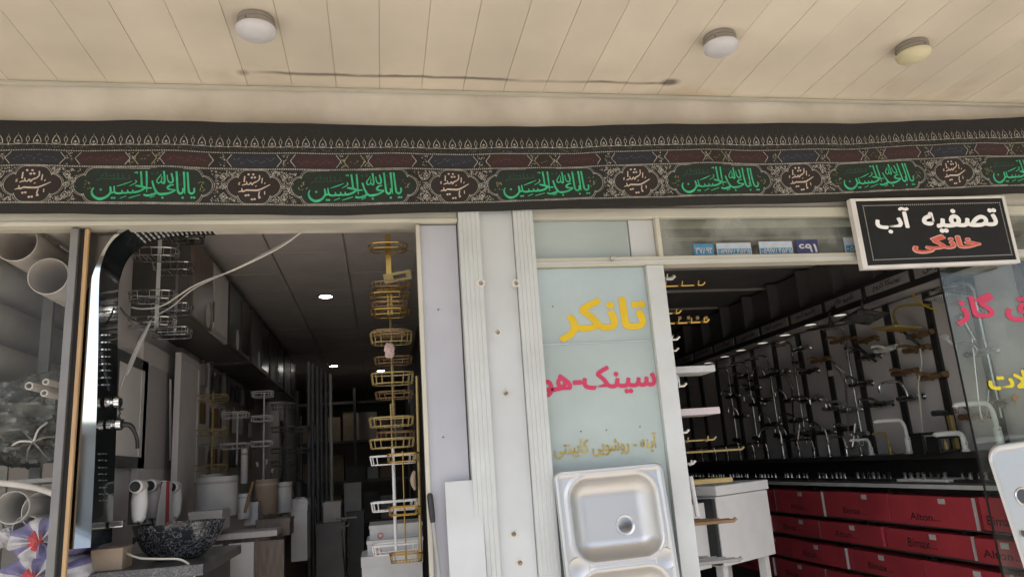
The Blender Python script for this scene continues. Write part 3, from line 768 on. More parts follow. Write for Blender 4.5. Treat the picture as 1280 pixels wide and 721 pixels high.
# ================================================================== SINKS
def rrect(x, y, hw, hh, r):
    qx = abs(x)-(hw-r); qy = abs(y)-(hh-r)
    return math.hypot(max(qx, 0), max(qy, 0))+min(max(qx, qy), 0)-r
def sink(name, label, W, L, bowls, mx, extra_holes=(), corner=.03, drain=True):
    t = thing(name, label, 'sink', mx.translation)
    def h(x, y):
        z = 0
        d = rrect(x, y, W/2, L/2, corner)
        z += .010*max(0, min(1, (-d)/.006)) - .007*max(0, min(1, (-d-.016)/.008))
        for (cx_, cy_, hw, hh, rr, dp) in bowls:
            d = rrect(x-cx_, y-cy_, hw, hh, rr); s_ = max(0, min(1, (-d)/.075)); s_ = 1-(1-s_)**2.6
            z -= dp*s_
            if 0 <= d < .022: z += .004*math.sin(math.pi*d/.022)
        return z
    nx, ny = 84, int(84*L/W); b = MB(); vs = []; fs = []
    for j in range(ny+1):
        for i in range(nx+1):
            x = -W/2+W*i/nx; y = -L/2+L*j/ny
            # pull grid corners onto the rounded outline
            d = rrect(x, y, W/2, L/2, corner)
            if d > 0:
                cxx = math.copysign(W/2-corner, x); cyy = math.copysign(L/2-corner, y); v = Vector((x-cxx, y-cyy)); v = v.normalized()*corner; x, y = cxx+v.x, cyy+v.y
            vs.append(mx @ Vector((x, y, h(x, y))))
    for j in range(ny):
        for i in range(nx):
            q = j*(nx+1)+i; fs.append((q, q+1, q+nx+2, q+nx+1))
    b.add(vs, fs).build('basin', 'steel', t, True, origin=mx.translation)
    if drain:
        for (cx_, cy_, hw, hh, rr, dp) in bowls[:1]:
            m2 = mx @ Matrix.Translation((cx_+.048, cy_-.035, -dp+.0))
            MB().lathe([(.040, .001), (.038, .006), (.031, .004), (.030, -.001)], 28, m2).build('drain_ring', 'chrome_soft', t, True)
            s2 = MB().lathe([(.0285, .003), (.020, .0045), (.001, .005)], 24, m2).build('strainer', 'chrome_dark', t, True)
    return t, h
tilt = Matrix.Rotation(R(90-5), 4, 'X') @ Matrix.Rotation(R(0), 4, 'Z')
W_, L_ = .445, .86
top = P(760, 583, Y=2.845)
mx = Matrix.Translation(top) @ Matrix.Rotation(R(-1.0), 4, 'Y') @ tilt @ Matrix.Translation((0, -L_/2, 0))
sk, _h = sink('kitchen_sink', 'double bowl stainless sink leaning upright on pale lettered panel', W_, L_,
     [(.005, .243, .172, .150, .075, .055), (.005, -.098, .172, .150, .075, .055)], mx)
for sx in (-.165, .175):
    m2 = mx @ Matrix.Translation((sx, .074, .004))
    b = MB(); b.lathe([(.042, .0), (.038, .003), (.034, .001), (.001, .001)], 20, m2).build('tap_ledge', 'steel', sk, True)
top2 = P(1290, 549, Y=2.80)
mx2 = Matrix.Translation(top2) @ Matrix.Rotation(R(-3.), 4, 'Y') @ tilt @ Matrix.Translation((-.012, -.42, 0))
s2, _h = sink('kitchen_sink', 'stainless sink with round tap hole standing upright before the lettered shop window', .46, .84,
     [(.05, -.20, .15, .18, .09, .05)], mx2, corner=.07, drain=False)
for (u, v, r_) in ((-.128, .200, .030), (-.185, .060, .012)):
    m3 = mx2 @ Matrix.Translation((u, v, .0035))
    MB().lathe([(r_*1.25, .001), (r_*1.12, .004), (r_, .0025)], 24, m3).build('hole_rim', 'chrome_soft', s2, True)
    MB().lathe([(r_, .0022), (.0005, .0015)], 24, m3).build('tap_hole', 'steel_dark', s2)

# ================================================================== LEFT BAY
bay = thing('bay_window', 'hazy fixed shop window in grey metal frame before the pipe store', 'window', (-2, WALL, 0))
bx('pane', 'glass_bay', -4.1, -1.1285, WALL+.004, WALL+.010, .10, 2.580, bay)
bx('frame_stile', 'dark_alu', -1.128, -1.100, WALL-.018, WALL+.05, .012, 2.580, bay, .002)
bx('gap_shade_strip', 'gap_shade', -1.0995, -1.0815, WALL+.002, WALL+.014, .012, 2.580, bay)  # solid strip coloured dark as the shade between frame and wooden post
bx('sill', 'dark_alu', -4.1, -1.1285, WALL-.02, WALL+.05, .012, .098, bay)
wd = bx('wooden_post', 'wood', -1.0805, -1.0665, WALL-.012, WALL+.004, .012, 2.578, None, .002); tag(wd, 'thin bare wooden strip edging the left doorway beside the pipe window', 'post')
zp = P(22, 362, X=-1.62).z
rk = thing('pipe_rack', 'grey steel rack posts and shelf bars holding plastic pipes', 'rack', (-1.5, 3.6, .02))
c = P(58, 420, Y=3.55)
for x in (c.x, c.x-.9):
    for y in (3.55, 5.3): bx('post', 'rack_steel', x-.022, x+.022, y-.012, y+.012, .021, 2.84, rk)
for z in (1.44, zp-.191*3-.097):
    for y in (3.575, 5.325): bx('shelf_bar', 'rack_steel', c.x-1.3, c.x+.20, y-.0125, y+.0125, z-.02, z, rk)
def pipe(px, r, wall_, y0, y1, m, label, Yp=None, pos=None, group='plastic pipes in the bay', bend=0):
    c = P(*px, Y=y0) if pos is None else Vector(pos)
    b = MB(); n = 40 if r > .03 else 18
    mxx = Matrix.Translation((c.x, y0, c.z)) @ Matrix.Rotation(R(-90), 4, 'X')
    L = y1-y0
    b.lathe([(r-wall_, L), (r, L), (r, 0.002), (r-.002, 0), (r-wall_, 0), (r-wall_, L)], n, mxx)
    return tag(b.build('pipe', m, None, True), label, 'pipe', group)
pipe((60, 345), .0735, .0035, 3.02, 5.6, 'pvc', 'wide beige drain pipe, lowest of the open-ended group under the header')
pipe((19, 302), .080, .0035, 3.03, 5.6, 'pvc', 'wide beige drain pipe beside the upper corner of the bay, open end showing')
pipe((62, 262), .085, .0035, 3.03, 5.6, 'pvc', 'wide beige drain pipe half hidden by the header rail')
zp = P(22, 362, X=-1.62).z
for i in range(4):
    pipe(None, (.094, .090, .094, .088)[i], .004, 2.96, 5.8, 'pvc_dark', ('topmost', 'second', 'third', 'lowest')[i]+' of the grey pipes stacked behind the rack post', pos=(-1.62+(.012, -.01, .015, 0)[i], 0, zp-.191*i))
for (x, y, r_) in ((36, 482, .0150), (57, 477, .0125), (55, 491, .0135)):
    pipe((x, y), r_, .005, 3.0, 4.3, 'pvc_white', 'thin pinkish white pipe poking out of the plastic wrapped bundle', group='thin white pipes in the wrapped bundle')
pipe((52, 638), .0690, .003, 3.05, 4.6, 'pvc_dark', 'grey pipe with open rim resting above the striped sacks')
pipe((15, 634), .058, .003, 3.03, 4.6, 'pvc_dark', 'grey pipe end beside the window edge, above the striped sacks')
pipe((32, 660), .046, .003, 3.06, 4.4, 'pvc_dark', 'small grey pipe squeezed between larger pipes and a sack')
a = P(8, 604, Y=3.01); b_ = P(50, 611, Y=3.02); c = P(92, 626, Y=3.05)
tag(MB().tube(smooth_path([a+Vector((-.2, 0, .03)), a, b_, c, c+Vector((.05, .2, -.02))]), .011, 10).build('hose', 'pvc_white', None, True), 'pale curved hose lying over the open grey pipes', 'hose')
# wrapped bundle
c = P(38, 524, Y=3.25)
wb = thing('wrapped_bundle', 'crumpled dark plastic wrapped bundle tied with pale string in the pipe bay', 'bundle', (c.x, 3.25, c.z-.15))
lump(c+Vector((-.06, .1, 0)), .27, .24, .145, 4, .50, 70).build('wrapping', 'film', wb, True)
lump(c+Vector((.05, .02, -.085)), .13, .14, .065, 9, .6, 44).build('loose_wrapping', 'film', wb, True)
k0 = P(42, 552, Y=3.03)
for ang in (10, 70, 135, 185, 250, 300):
    e = k0+Vector((math.cos(R(ang))*.085, .03, math.sin(R(ang))*.075))
    MB().tube(smooth_path([k0, (k0+e)/2+Vector((0, -.02, .008)), e], 3), [.007]+[.004]*5+[.002], 5).build('string', 'pvc_white' if ang in (70, 185) else 'film', wb)
bx('shelf_board', 'rack_steel', -2.4, LX-.024, 3.10, 3.57, 1.655, 1.67, rk)
# striped sacks
def sack(px, rx, rz, y, label, seed):
    c = P(*px, Y=y); t = thing('striped_sack', label, 'sack', (c.x, y, c.z-rz), 'striped sacks at the foot of the pipe bay')
    b = MB(); n = 54; K = 12; rr = random.Random(seed); vs = []; fs = []; mi = []
    ph = [rr.uniform(-.3, .3) for _ in range(9)]
    for i in range(K+1):
        f = i/K
        for j in range(n):
            a = 6.2832*j/n; pl = 1+.05*math.sin(a*9+3*f)*(1-f*.3)+.03*math.sin(a*4+seed)
            rad = (.10+.90*math.sin(min(1, f*1.15)*math.pi/2)) if f < .87 else 1.0
            yy = -.055*(1-f)**1.2*0+(.10*f**2.2)+.018*math.sin(a*9+1)*(1-f)
            if f > .9: yy += .16*(f-.9)/.1
            vs.append(c+Vector((math.cos(a)*rx*rad*pl, yy, math.sin(a)*rz*rad*pl)))
    for i in range(K):
        for j in range(n):
            fs.append((i*n+j, i*n+(j+1) % n, (i+1)*n+(j+1) % n, (i+1)*n+j))
    b.add(vs, fs)
    for q in range(len(fs)):
        j = q % n; b.m[q] = 1 if (j//3) % 3 == 1 or (j//6) % 4 == 3 else 0
    b.build('body', ['sack_white', 'sack_violet'], t, True)
    lump(c+Vector((-.02, .0, 0)), .022, .018, .028, seed, .35, 14).build('red_tie', 'red', t)
sack((52, 676), .135, .082, 3.0, 'violet and white striped sack with gathered red mouth, upper of the two', 2)
sack((44, 722), .150, .075, 2.98, 'violet and white striped sack with gathered red mouth, under another sack', 5)
bx('shelf_board', 'rack_steel', -2.4, LX-.024, 3.0, 3.57, 1.16, 1.175, rk)
lump(P(5, 672, Y=3.08), .035, .05, .03, 12, .5, 14).build('tuft', 'sack_white', tag(thing('fringe_bundle', 'frayed white fringe of packing strands by the grey pipes', 'packing', P(5, 672, Y=3.08)), None, None))

# ================================================================== LEFT SHOP: SHOWER PANEL
sp = thing('shower_panel', 'black glass shower panel with curved top, chrome side and knobs inside the doorway', 'shower panel', (-1.03, 3.03, 1.42))
front = [(-1.003, 1.42), (-1.008, 1.8), (-1.018, 2.1), (-1.030, 2.38), (-1.022, 2.46), (-1.005, 2.515), (-.975, 2.557), (-.925, 2.592), (-.86, 2.612), (-.77, 2.622), (-.66, 2.626)]
back = [(-1.074, 1.42), (-1.078, 1.8), (-1.082, 2.1), (-1.082, 2.27), (-1.060, 2.38), (-1.035, 2.47), (-1.000, 2.545), (-.94, 2.605), (-.86, 2.632), (-.77, 2.642), (-.66, 2.646)]
front = [tuple(q.xy) for q in smooth_path([(a, b_, 0) for a, b_ in front], 4)]; back = [tuple(q.xy) for q in smooth_path([(a, b_, 0) for a, b_ in back], 4)]
n = len(front); Y0, Y1 = 2.918, 3.13
b = MB(); b.add([Vector((x, Y0+.002, z)) for x, z in front]+[Vector((x, Y1, z)) for x, z in front], [(i, i+n, i+n+1, i+1) for i in range(n-1)]).build('black_face', 'black_gloss', sp, True)
b = MB(); b.add([Vector((x+.0, Y0, z)) for x, z in front]+[Vector((x, Y0, z)) for x, z in back], [(i, i+1, i+n+1, i+n) for i in range(n-1)])
b.add([Vector((x, Y0, z)) for x, z in back]+[Vector((x, Y1, z)) for x, z in back], [(i, i+1, i+n+1, i+n) for i in range(n-1)]).build('chrome_side', 'mirror_side', sp)
b = MB()
for (px0, ys) in ((133, (419, 428, 437, 446, 455, 463, 472, 481)), (129, (567, 575, 584, 592, 600, 609, 617, 625))):
    for y_ in ys:
        for dx in (-4, 0, 4):
            c = P(px0+dx, y_, X=-1.006); b.box(c.x-.004, c.x+.003, c.y-.008, c.y+.008, c.z-.0022, c.z+.0022)
stuff(b.build('body_jets', 'chrome_soft', sp))
b = MB()
for i in range(16):
    x = -.93+i*.018
    zz = lerp_tab([(q[0], q[1]) for q in front[14:]], x)
    for j in range(4): b.box(x, x+.005, 2.95+j*.042, 2.975+j*.042, zz-.004, zz+.001)
stuff(b.build('overhead_nozzles', 'white_plastic', sp))
for (px, y_, lever) in ((134, 503, 0), (136, 531, 1)):
    c = P(px, y_, X=-1.0); mxx = Matrix.Translation(c) @ Matrix.Rotation(R(90), 4, 'Y')
    kn = MB().lathe([(.020, -.004), (.020, .012), (.012, .014), (.012, .022), (.022, .028), (.022, .045), (.014, .050), (.001, .050)], 20, mxx).build('knob', 'chrome', sp, True)
    if lever: MB().tube(smooth_path([c+Vector((.04, 0, .0)), c+Vector((.07, .02, -.005)), c+Vector((.085, .05, -.05)), c+Vector((.088, .055, -.09))], 4), [.010]*6+[.007]*7, 8).build('hand_shower_hose', 'black_plastic', kn, True)
c = P(138, 655, X=-1.0); bx('spout', 'chrome', c.x, c.x+.05, c.y-.02, c.y+.02, c.z-.012, c.z+.012, sp, .004)

# ------------------------------------------------------------------ wire racks
def wire_rack(name, label, base, tiers, wd, dp, z_top, z_bot, m, cat='rack', group=None, oval=True, pole=.006, flat=False, pole_m=None, hgt=.035, wires=9):
    t = thing(name, label, cat, (base.x, base.y, z_bot), group)
    if flat: bx('pole', pole_m or m, base.x-pole, base.x+pole, base.y-.003, base.y+.003, z_bot, z_top, t)
    else: MB().tube([(base.x, base.y, z_bot), (base.x, base.y, z_top)], pole, 8).build('pole', pole_m or m, t, True)
    for z in tiers:
        b = MB()
        def loop(zz, k=1.0):
            pts = []
            for i in range(17):
                a = 2*math.pi*i/16
                ex = .7 if oval else .35
                ca, sa = math.cos(a), math.sin(a)
                pts.append((base.x+math.copysign(abs(ca)**ex, ca)*wd/2*k, base.y-dp/2-.004+math.copysign(abs(sa)**ex, sa)*dp/2*k, zz))
            return pts
        for zz, k, rr in ((z, .94, .0022), (z+hgt, 1, .0032)): b.tube(loop(zz, k), rr, 5, False)
        for i in range(16): b.tube([loop(z, .94)[i], loop(z+hgt)[i]], .0016, 4, False)
        for i in range(wires):
            f = (i+.5)/wires*2-1
            hx = base.x+f*wd/2*.9; hy = dp/2*.9*math.sqrt(max(0, 1-f*f*.8))
            b.tube([(hx, base.y-dp/2-hy, z), (hx, base.y-dp/2+hy, z)], .0014, 4, False)
        b.build('basket', m, t)
    return t
A = P(198, 350, Y=3.45); wire_rack('wire_rack', 'chrome hanging wire rack with flat bar near the curved shower panel', A, [P(198, y, Y=3.45).z for y in (328, 380, 412)], .20, .12, P(198, 299, Y=3.45).z, P(198, 410, Y=3.45).z, 'chrome_soft', flat=True, pole=.008, pole_m='white_plastic')
A = P(213, 350, Y=3.62); wire_rack('wire_rack', 'slimmer square-cornered chrome wire rack hanging behind the flat bar rack', A+Vector((.03, 0, 0)), [P(213, y, Y=3.62).z for y in (305, 345, 395, 424)], .17, .12, P(213, 288, Y=3.62).z, P(213, 418, Y=3.62).z, 'chrome_soft', oval=False, flat=True, pole=.006, pole_m='chrome_soft')
A = P(241, 300, Y=3.62); wire_rack('wire_rack', 'short chrome basket hanging at the ceiling beside the wall cabinets', A, [P(241, 306, Y=3.62).z], .12, .10, 2.85, P(241, 306, Y=3.62).z, 'chrome_dark', oval=False)
# cables
def cable(pts, r, label, m='cable', name='cable'):
    return tag(MB().tube(smooth_path(pts, 8), r, 6).build(name, m, None, True), label, 'cable')
cable([P(384, 284, Y=3.0), P(352, 308, Y=3.05), P(298, 335, Y=3.1), P(245, 356, Y=3.15), P(205, 381, Y=3.2), P(180, 386, Y=3.22), P(164, 384, Y=3.23)], .0034, 'pale cable sagging from the header rail to the shower panel')
cable([P(386, 284, Y=3.0), P(355, 304, Y=3.05), P(300, 333, Y=3.1), P(245, 359, Y=3.14), P(215, 383, Y=3.18), P(190, 399, Y=3.2), P(172, 430, Y=3.15), P(160, 458, Y=3.12), P(150, 487, Y=3.1)], .0030, 'dull cable drooping lower and taped down along the shower panel', 'tin')
cable([P(150, 384, Y=3.12), P(160, 396, Y=3.14), P(175, 402, Y=3.18), P(192, 398, Y=3.2)], .004, 'dark cable loop beside the curved shower panel', 'cable_dark')
ct = MB().tube(smooth_path([P(188, 402, Y=3.19), P(170, 440, Y=3.15), P(158, 470, Y=3.12)], 4), [.004, .006, .008, .009, .009, .009, .008, .006, .004], 8).build('cable_sleeve', 'tin', None, True); tag(ct, 'crumpled pale plastic sleeve wrapped around the drooping cable', 'sleeve')
# ------------------------------------------------------------------ framed panels along the left wall
def wall_panel(name, label, pxs, X, fr_m, in_m, fw=.03, cat='mirror', group=None):
    (xa, ya), (xb, yb) = pxs      # near top, far bottom
    a = P(xa, ya, X=X); c = P(xb, yb, X=X); z1 = a.z; z0 = c.z; y0, y1 = a.y, c.y
    t = thing(name, label, cat, (X-.02, (y0+y1)/2, z0), group)
    bx('pane', in_m, X-.012, X-.004, y0+fw, y1-fw, z0+fw, z1-fw, t)
    for (p, q, r_, s_) in ((y0, y0+fw, z0, z1), (y1-fw, y1, z0, z1), (y0+fw, y1-fw, z0, z0+fw), (y0+fw, y1-fw, z1-fw, z1)):
        bx('frame', fr_m, X-.03, X, p, q, r_, s_, t)
    return t
wall_panel('framed_mirror', 'pale mirror in black marbled frame beside the shower panel', ((146, 434), (180, 585)), -1.10, 'grey_marble', 'panel_grey', .05)
wall_panel('cabinet_door', 'tall beige cabinet door with recessed panel on the left wall', ((180, 425), (226, 610)), -1.10, 'panel_grey', 'greywood', .10, 'door')
wall_panel('cabinet_door', 'grey beige cabinet side beyond the recessed door', ((227, 440), (246, 620)), -1.02, 'panel_grey', 'panel_grey', .04, 'door')
c = P(213, 480, X=-1.09)
tag(MB().tube([P(213, 474, X=-1.08), P(213, 575, X=-1.08)], .006, 8).build('towel_bar', 'white_plastic', None, True), 'slim white bar hanging on the recessed beige door', 'bar')
# wall cabinets under the ceiling
def wall_cabinet(y0, y1, z0, z1, label, mirror, X=-.86):
    t = thing('wall_cabinet', label, 'cabinet', (X-.13, (y0+y1)/2, z0), 'cabinets hung high on the left wall')
    bx('carcass', 'dark_wood', LX+.003, X-.018, y0, y1, z0, z1, t)
    m_ = (y0+y1)/2
    bx('door', 'dark_wood' if mirror else 'brown_marble_wood', X-.0175, X, y0+.004, m_-.003, z0+.004, z1-.004, t)
    dr = bx('door', 'dark_wood' if mirror else 'greywood', X-.0175, X, m_+.003, y1-.004, z0+.004, z1-.004, t)
    bx('mirror', 'chrome_dark' if mirror else 'panel_grey', X+.0005, X+.004, m_+.03, y1-.03, z0+.03, z1-.03, dr)
    MB().tube([(X+.012, m_-.02, z0+.05), (X+.012, m_-.02, z0+.16)], .004, 6).build('handle', 'chrome', t, True)
    b = MB(); b.lathe([(.055, 0), (.001, .001)], 20, Matrix.Translation((X+.002, m_-.10, z0+.07)) @ Matrix.Rotation(R(90), 4, 'Y'), sx=1.2).build('sticker', 'carton_white', t)
wall_cabinet(3.62, 4.45, 2.385, 2.775, 'brown wall cabinet with mirror door, first in the row from the doorway', False)
wall_cabinet(4.50, 5.20, 2.40, 2.785, 'dark wall cabinet with mirror door, second in the row', True)
wall_cabinet(5.30, 6.1, 2.40, 2.785, 'dark wall cabinet, third in the row along the left wall', True)
wall_cabinet(6.2, 7.0, 2.40, 2.785, 'dark wall cabinet, fourth in the row along the left wall', True)
wall_cabinet(7.1, 8.0, 2.40, 2.785, 'dark wall cabinet, last in the row along the left wall', True)
# shop ceiling spots
def downlight(px, Z, label, m='lamp_lit', r=.045, group='lit downlights in the left shop'):
    c = P(*px, Z=Z-.004); t = thing('downlight', label, 'lamp', (c.x, c.y, Z-.02), group); mxx = Matrix.Translation((c.x, c.y, 0))
    MB().lathe([(r*1.3, Z-.0005), (r*1.3, Z-.008), (r, Z-.010), (r, Z-.0005)], 24, mxx).build('trim_ring', 'chrome_soft', t, True)
    MB().lathe([(r, Z-.005), (.0005, Z-.006)], 24, mxx).build('lens', m, t)
for p in ((407, 370), (417, 457), (476, 463)): downlight(p, 2.853, 'lit round downlight in the dark tiled ceiling of the left shop')
# ------------------------------------------------------------------ hand dryers / heads on wall, basin, counter
for i, (x, y) in enumerate(((181, 607), (198, 606), (212, 607), (224, 608))):
    X = -.94; c = P(x, y, X=X); t = thing('water_tap_heater', 'white instant heater tap with round chrome-rimmed head above the marbled basin', 'heater tap', (X, c.y, c.z-.17), 'row of white heater taps')
    mxx = Matrix.Translation(c+Vector((-.02, -.055, 0))) @ Matrix.Rotation(R(-90), 4, 'X')
    MB().lathe([(.001, 0), (.020, 0), (.026, .006), (.027, .03), (.025, .085), (.02, .10), (.001, .10)], 20, mxx).build('head', 'white_plastic', t, True)
    MB().lathe([(.0205, -.001), (.018, -.003), (.001, -.002)], 20, mxx).build('dark_cap', 'black_plastic', t, True)
    MB().tube([c+Vector((-.02, .01, -.01)), c+Vector((-.02, .01, -.06)), c+Vector((-.02, .01, -.125)), c+Vector((-.02, .0, -.14))], [.026, .032, .026, .016], 14).build('body', 'white_plastic', t, True)
    MB().tube(smooth_path([c+Vector((-.02, 0, -.135)), c+Vector((-.01, -.02, -.18)), c+Vector((-.04, .03, -.22)), c+Vector((-.05, .06, -.20))], 4), .004, 6).build('cord', 'cable_dark' if i < 2 else 'cable', t, True)
bc = P(163, 610, X=-1.0); tag(bx('black_box', 'black_plastic', bc.x, bc.x+.05, bc.y-.02, bc.y+.06, bc.z-.14, bc.z+.02, None, .004), 'flat black box beside the row of white heater taps', 'box')
fl = thing('pennant', 'hanging white cloth with crimson stripe over the basin', 'cloth', P(213, 655, X=-.9))
q = lambda x, y: P(x, y, X=-.90)
def tri(name, m, pts):
    pts = [q(*p) for p in pts]; k = len(pts); MB().add(pts+[p+Vector((-.002, .003, 0)) for p in pts], [tuple(range(k)), tuple(range(2*k-1, k-1, -1))]+[(i, (i+1) % k, (i+1) % k+k, i+k) for i in range(k)]).build(name, m, fl)
tri('white_half', 'carton_white', [(203, 602), (208, 601), (206, 659), (194, 658)]); tri('red_stripe', 'red', [(208.3, 601), (212, 601), (211, 659), (206.3, 659)]); tri('far_half', 'carton_white', [(212.3, 601), (214, 602), (217, 657), (211.4, 659)])
bs = P(222, 697, Y=3.35)
cn = thing('vanity_counter', 'dark speckled marble counter carrying the vessel basin', 'counter', (-.9, 3.6, .02))
bx('slab', 'grey_marble', LX+.004, -.66, 3.06, 3.85, bs.z-.045, bs.z-.004, cn, .004)
bx('base', 'dark_wood', LX+.02, -.70, 3.12, 3.80, .021, bs.z-.0455, cn)
vb = thing('vessel_basin', 'black basin with white marble veins on the counter', 'basin', (bs.x, 3.35, bs.z))
mxx = Matrix.Translation((bs.x, 3.36, bs.z))
MB().lathe([(.001, -.002), (.085, -.002), (.10, .004), (.135, .04), (.162, .085), (.178, .135), (.180, .139), (.170, .138), (.150, .085), (.12, .03), (.001, .02)], 40, mxx, sx=1.0, sy=.8).build('bowl', 'black_marble', vb, True)
MB().lathe([(.028, .021), (.026, .026), (.001, .025)], 18, mxx).build('drain_cap', 'chrome', vb, True)
c = P(140, 708, Y=3.12); tag(bx('small_carton', 'cardboard', c.x-.07, c.x+.04, 3.10, 3.22, bs.z-.003, bs.z+.075, None, .002), 'small pale cardboard carton on the marble counter end', 'carton')
cable([P(158, 691, Y=3.15), P(175, 697, Y=3.12), P(200, 698, Y=3.1), P(226, 699, Y=3.1), P(240, 710, Y=3.1), P(244, 728, Y=3.1)], .0042, 'pale cable curling in front of the marbled basin')
# ------------------------------------------------------------------ deeper racks
def deep_rack(px, Y, tiers, label, m, wd=.24, dp=.14, pm_=None, top=None, bot=None, oval=False, h=.03):
    c = P(px, 520, Y=Y); wire_rack('wire_shelf', label, c, [P(px, y, Y=Y).z for y in tiers], wd, dp, P(px, top, Y=Y).z, P(px, bot, Y=Y).z, m, oval=oval, pole_m=pm_, hgt=h)
deep_rack(266, 4.6, (503, 545, 588), 'brass three-tier corner rack behind the beige cabinet side', 'gold_paint', .19, .14, None, 490, 610)
deep_rack(297, 4.9, (523, 561), 'white two-tier wire rack standing beside the brass corner rack', 'white_plastic', .16, .13, None, 515, 580)
deep_rack(330, 5.0, (497, 527, 558), 'white three-tier wire rack hung on the left wall display', 'white_plastic', .13, .12, None, 490, 600)
deep_rack(356, 5.3, (512, 540, 566, 582), 'black wire rack with four tiers in the dim shop depth', 'dark_roll', .16, .13, None, 505, 610, True)
deep_rack(376, 5.6, (540, 566), 'black wire rack beside the dark upright rolls', 'dark_roll', .14, .12, None, 520, 600, True)
# counter with goods
z0 = P(300, 660, Y=4.4).z
sc_ = thing('stock_counter', 'grey brown counter with carved pilaster along the left wall', 'counter', (-.8, 4.6, .02))
bx('top', 'greywood', LX+.004, -.52, 4.02, 6.6, z0-.03, z0, sc_, .004)
bx('front', 'brown_marble_wood', LX+.01, -.56, 4.06, 6.55, .021, z0-.0305, sc_)
for i, x in enumerate((262, 302, 340)):
    c = P(x, 700, Y=4.05); bx('front_panel', ('greywood', 'carton_white', 'brown_marble_wood')[i], c.x-.06, c.x+.06, 4.03+.002*i, 4.0595, .1, z0-.05, sc_)
def carton(px0, px1, Y, dp, m, label, name='carton', cat='box', group=None, lid=None):
    a = P(*px0, Y=Y); c = P(*px1, Y=Y); t = thing(name, label, cat, ((a.x+c.x)/2, Y+dp/2, c.z), group)
    h = a.z-c.z
    bx('body', m, a.x, c.x, Y, Y+dp, c.z, a.z-h*.18-.0005, t); bx('lid', lid or m, a.x-.003, c.x+.003, Y-.003, Y+dp+.003, a.z-h*.18, a.z, t)
    return t
def pot(px, Y, r, h, m, label, name='pot', cat='pot'):
    c = P(*px, Y=Y); t = thing(name, label, cat, c)
    mxx = Matrix.Translation(c)
    MB().lathe([(.001, 0), (r*.92, 0), (r, .01), (r, h-.004), (r*1.03, h), (r*.95, h), (r*.93, .02), (.001, .015)], 26, mxx).build('wall', m, t, True)
    MB().lathe([(r*1.04, h*.82), (r*1.04, h*.88), (r*1.001, h*.88)], 26, mxx).build('band', 'tin', t, True)
    return t
zc = lambda px, Y: P(*px, Y=Y).z
carton((236, 640), (277, 662), 3.9, .2, 'greywood', 'grey wooden box in front of the white buckets', 'stock_box')
pot((270, 645), 4.2, .105, .20, 'carton_white', 'large white bucket with band on the stock counter', 'bucket', 'bucket')
pot((265, 607), 4.22, .055, .06, 'carton_white', 'small white tub on top of the large bucket', 'tub', 'tub')
pot((304, 648), 4.3, .035, .13, 'carton_white', 'narrow white bottle-shaped jar beside the copper tube', 'jar', 'jar')
pot((333, 642), 4.5, .062, .19, 'cardboard', 'brown paper tub holding brushes', 'tub', 'tub')
pot((354, 640), 4.6, .05, .17, 'carton_white', 'plain white canister beside the brown tub', 'canister', 'canister')
pot((305, 604), 4.7, .02, .20, 'white_plastic', 'slim white tube standing behind the counter goods', 'tube', 'tube')
carton((306, 628), (322, 655), 4.35, .1, 'carton_white', 'small white printed carton leaning between bucket and brown tub', 'small_carton')
carton((320, 650), (362, 668), 4.25, .2, 'brown_marble_wood', 'brown grained box under the brown paper tub', 'stock_box')
tag(MB().tube([P(306, 640, Y=4.05), P(316, 602, Y=4.1)], .008, 8).build('copper_tube', 'brown_metal', None, True), 'copper coloured tube leaning on the counter', 'tube')
for i, (x0, y0, x1, y1) in enumerate(((327, 612, 322, 583), (334, 612, 340, 590), (329, 612, 333, 580))):
    t = thing('brush', 'thin brush sticking up out of the brown paper tub', 'brush', P(x0, y0, Y=4.52), 'brushes in the tub')
    a, c = P(x0, y0+8, Y=4.52), P(x1, y1, Y=4.52); MB().tube([a, c], .004, 6).build('handle', 'dark_wood', t); MB().tube([c, c+(c-a)*.15], [.006, .009], 6).build('bristles', 'tin', t)
carton((364, 625), (384, 700), 4.7, .2, 'carton_white', 'tall pale carton standing at the end of the stock counter', 'tall_carton')
lump(P(374, 628, Y=4.75), .05, .05, .03, 31, .4, 14).build('crumpled_bag', 'sack_white', tag(thing('plastic_bag', 'crumpled pale bag on top of the tall carton', 'bag', P(374, 632, Y=4.75)), None, None))
for i, x in enumerate((386, 391, 397, 402, 408, 414)):
    c = P(x, 560, Y=5.6+.08*i); tag(MB().tube([(c.x, c.y, .03), (c.x, c.y, P(x, 452+3*i, Y=5.6+.08*i).z)], .014, 10).build('pipe_length', 'dark_roll' if i != 5 else 'tin', None, True), ('pale grey' if i == 5 else 'dark')+' pipe standing upright at the counter end, '+['first', 'second', 'third', 'fourth', 'fifth', 'sixth'][i]+' from the wire racks', 'pipe', 'upright dark pipes')
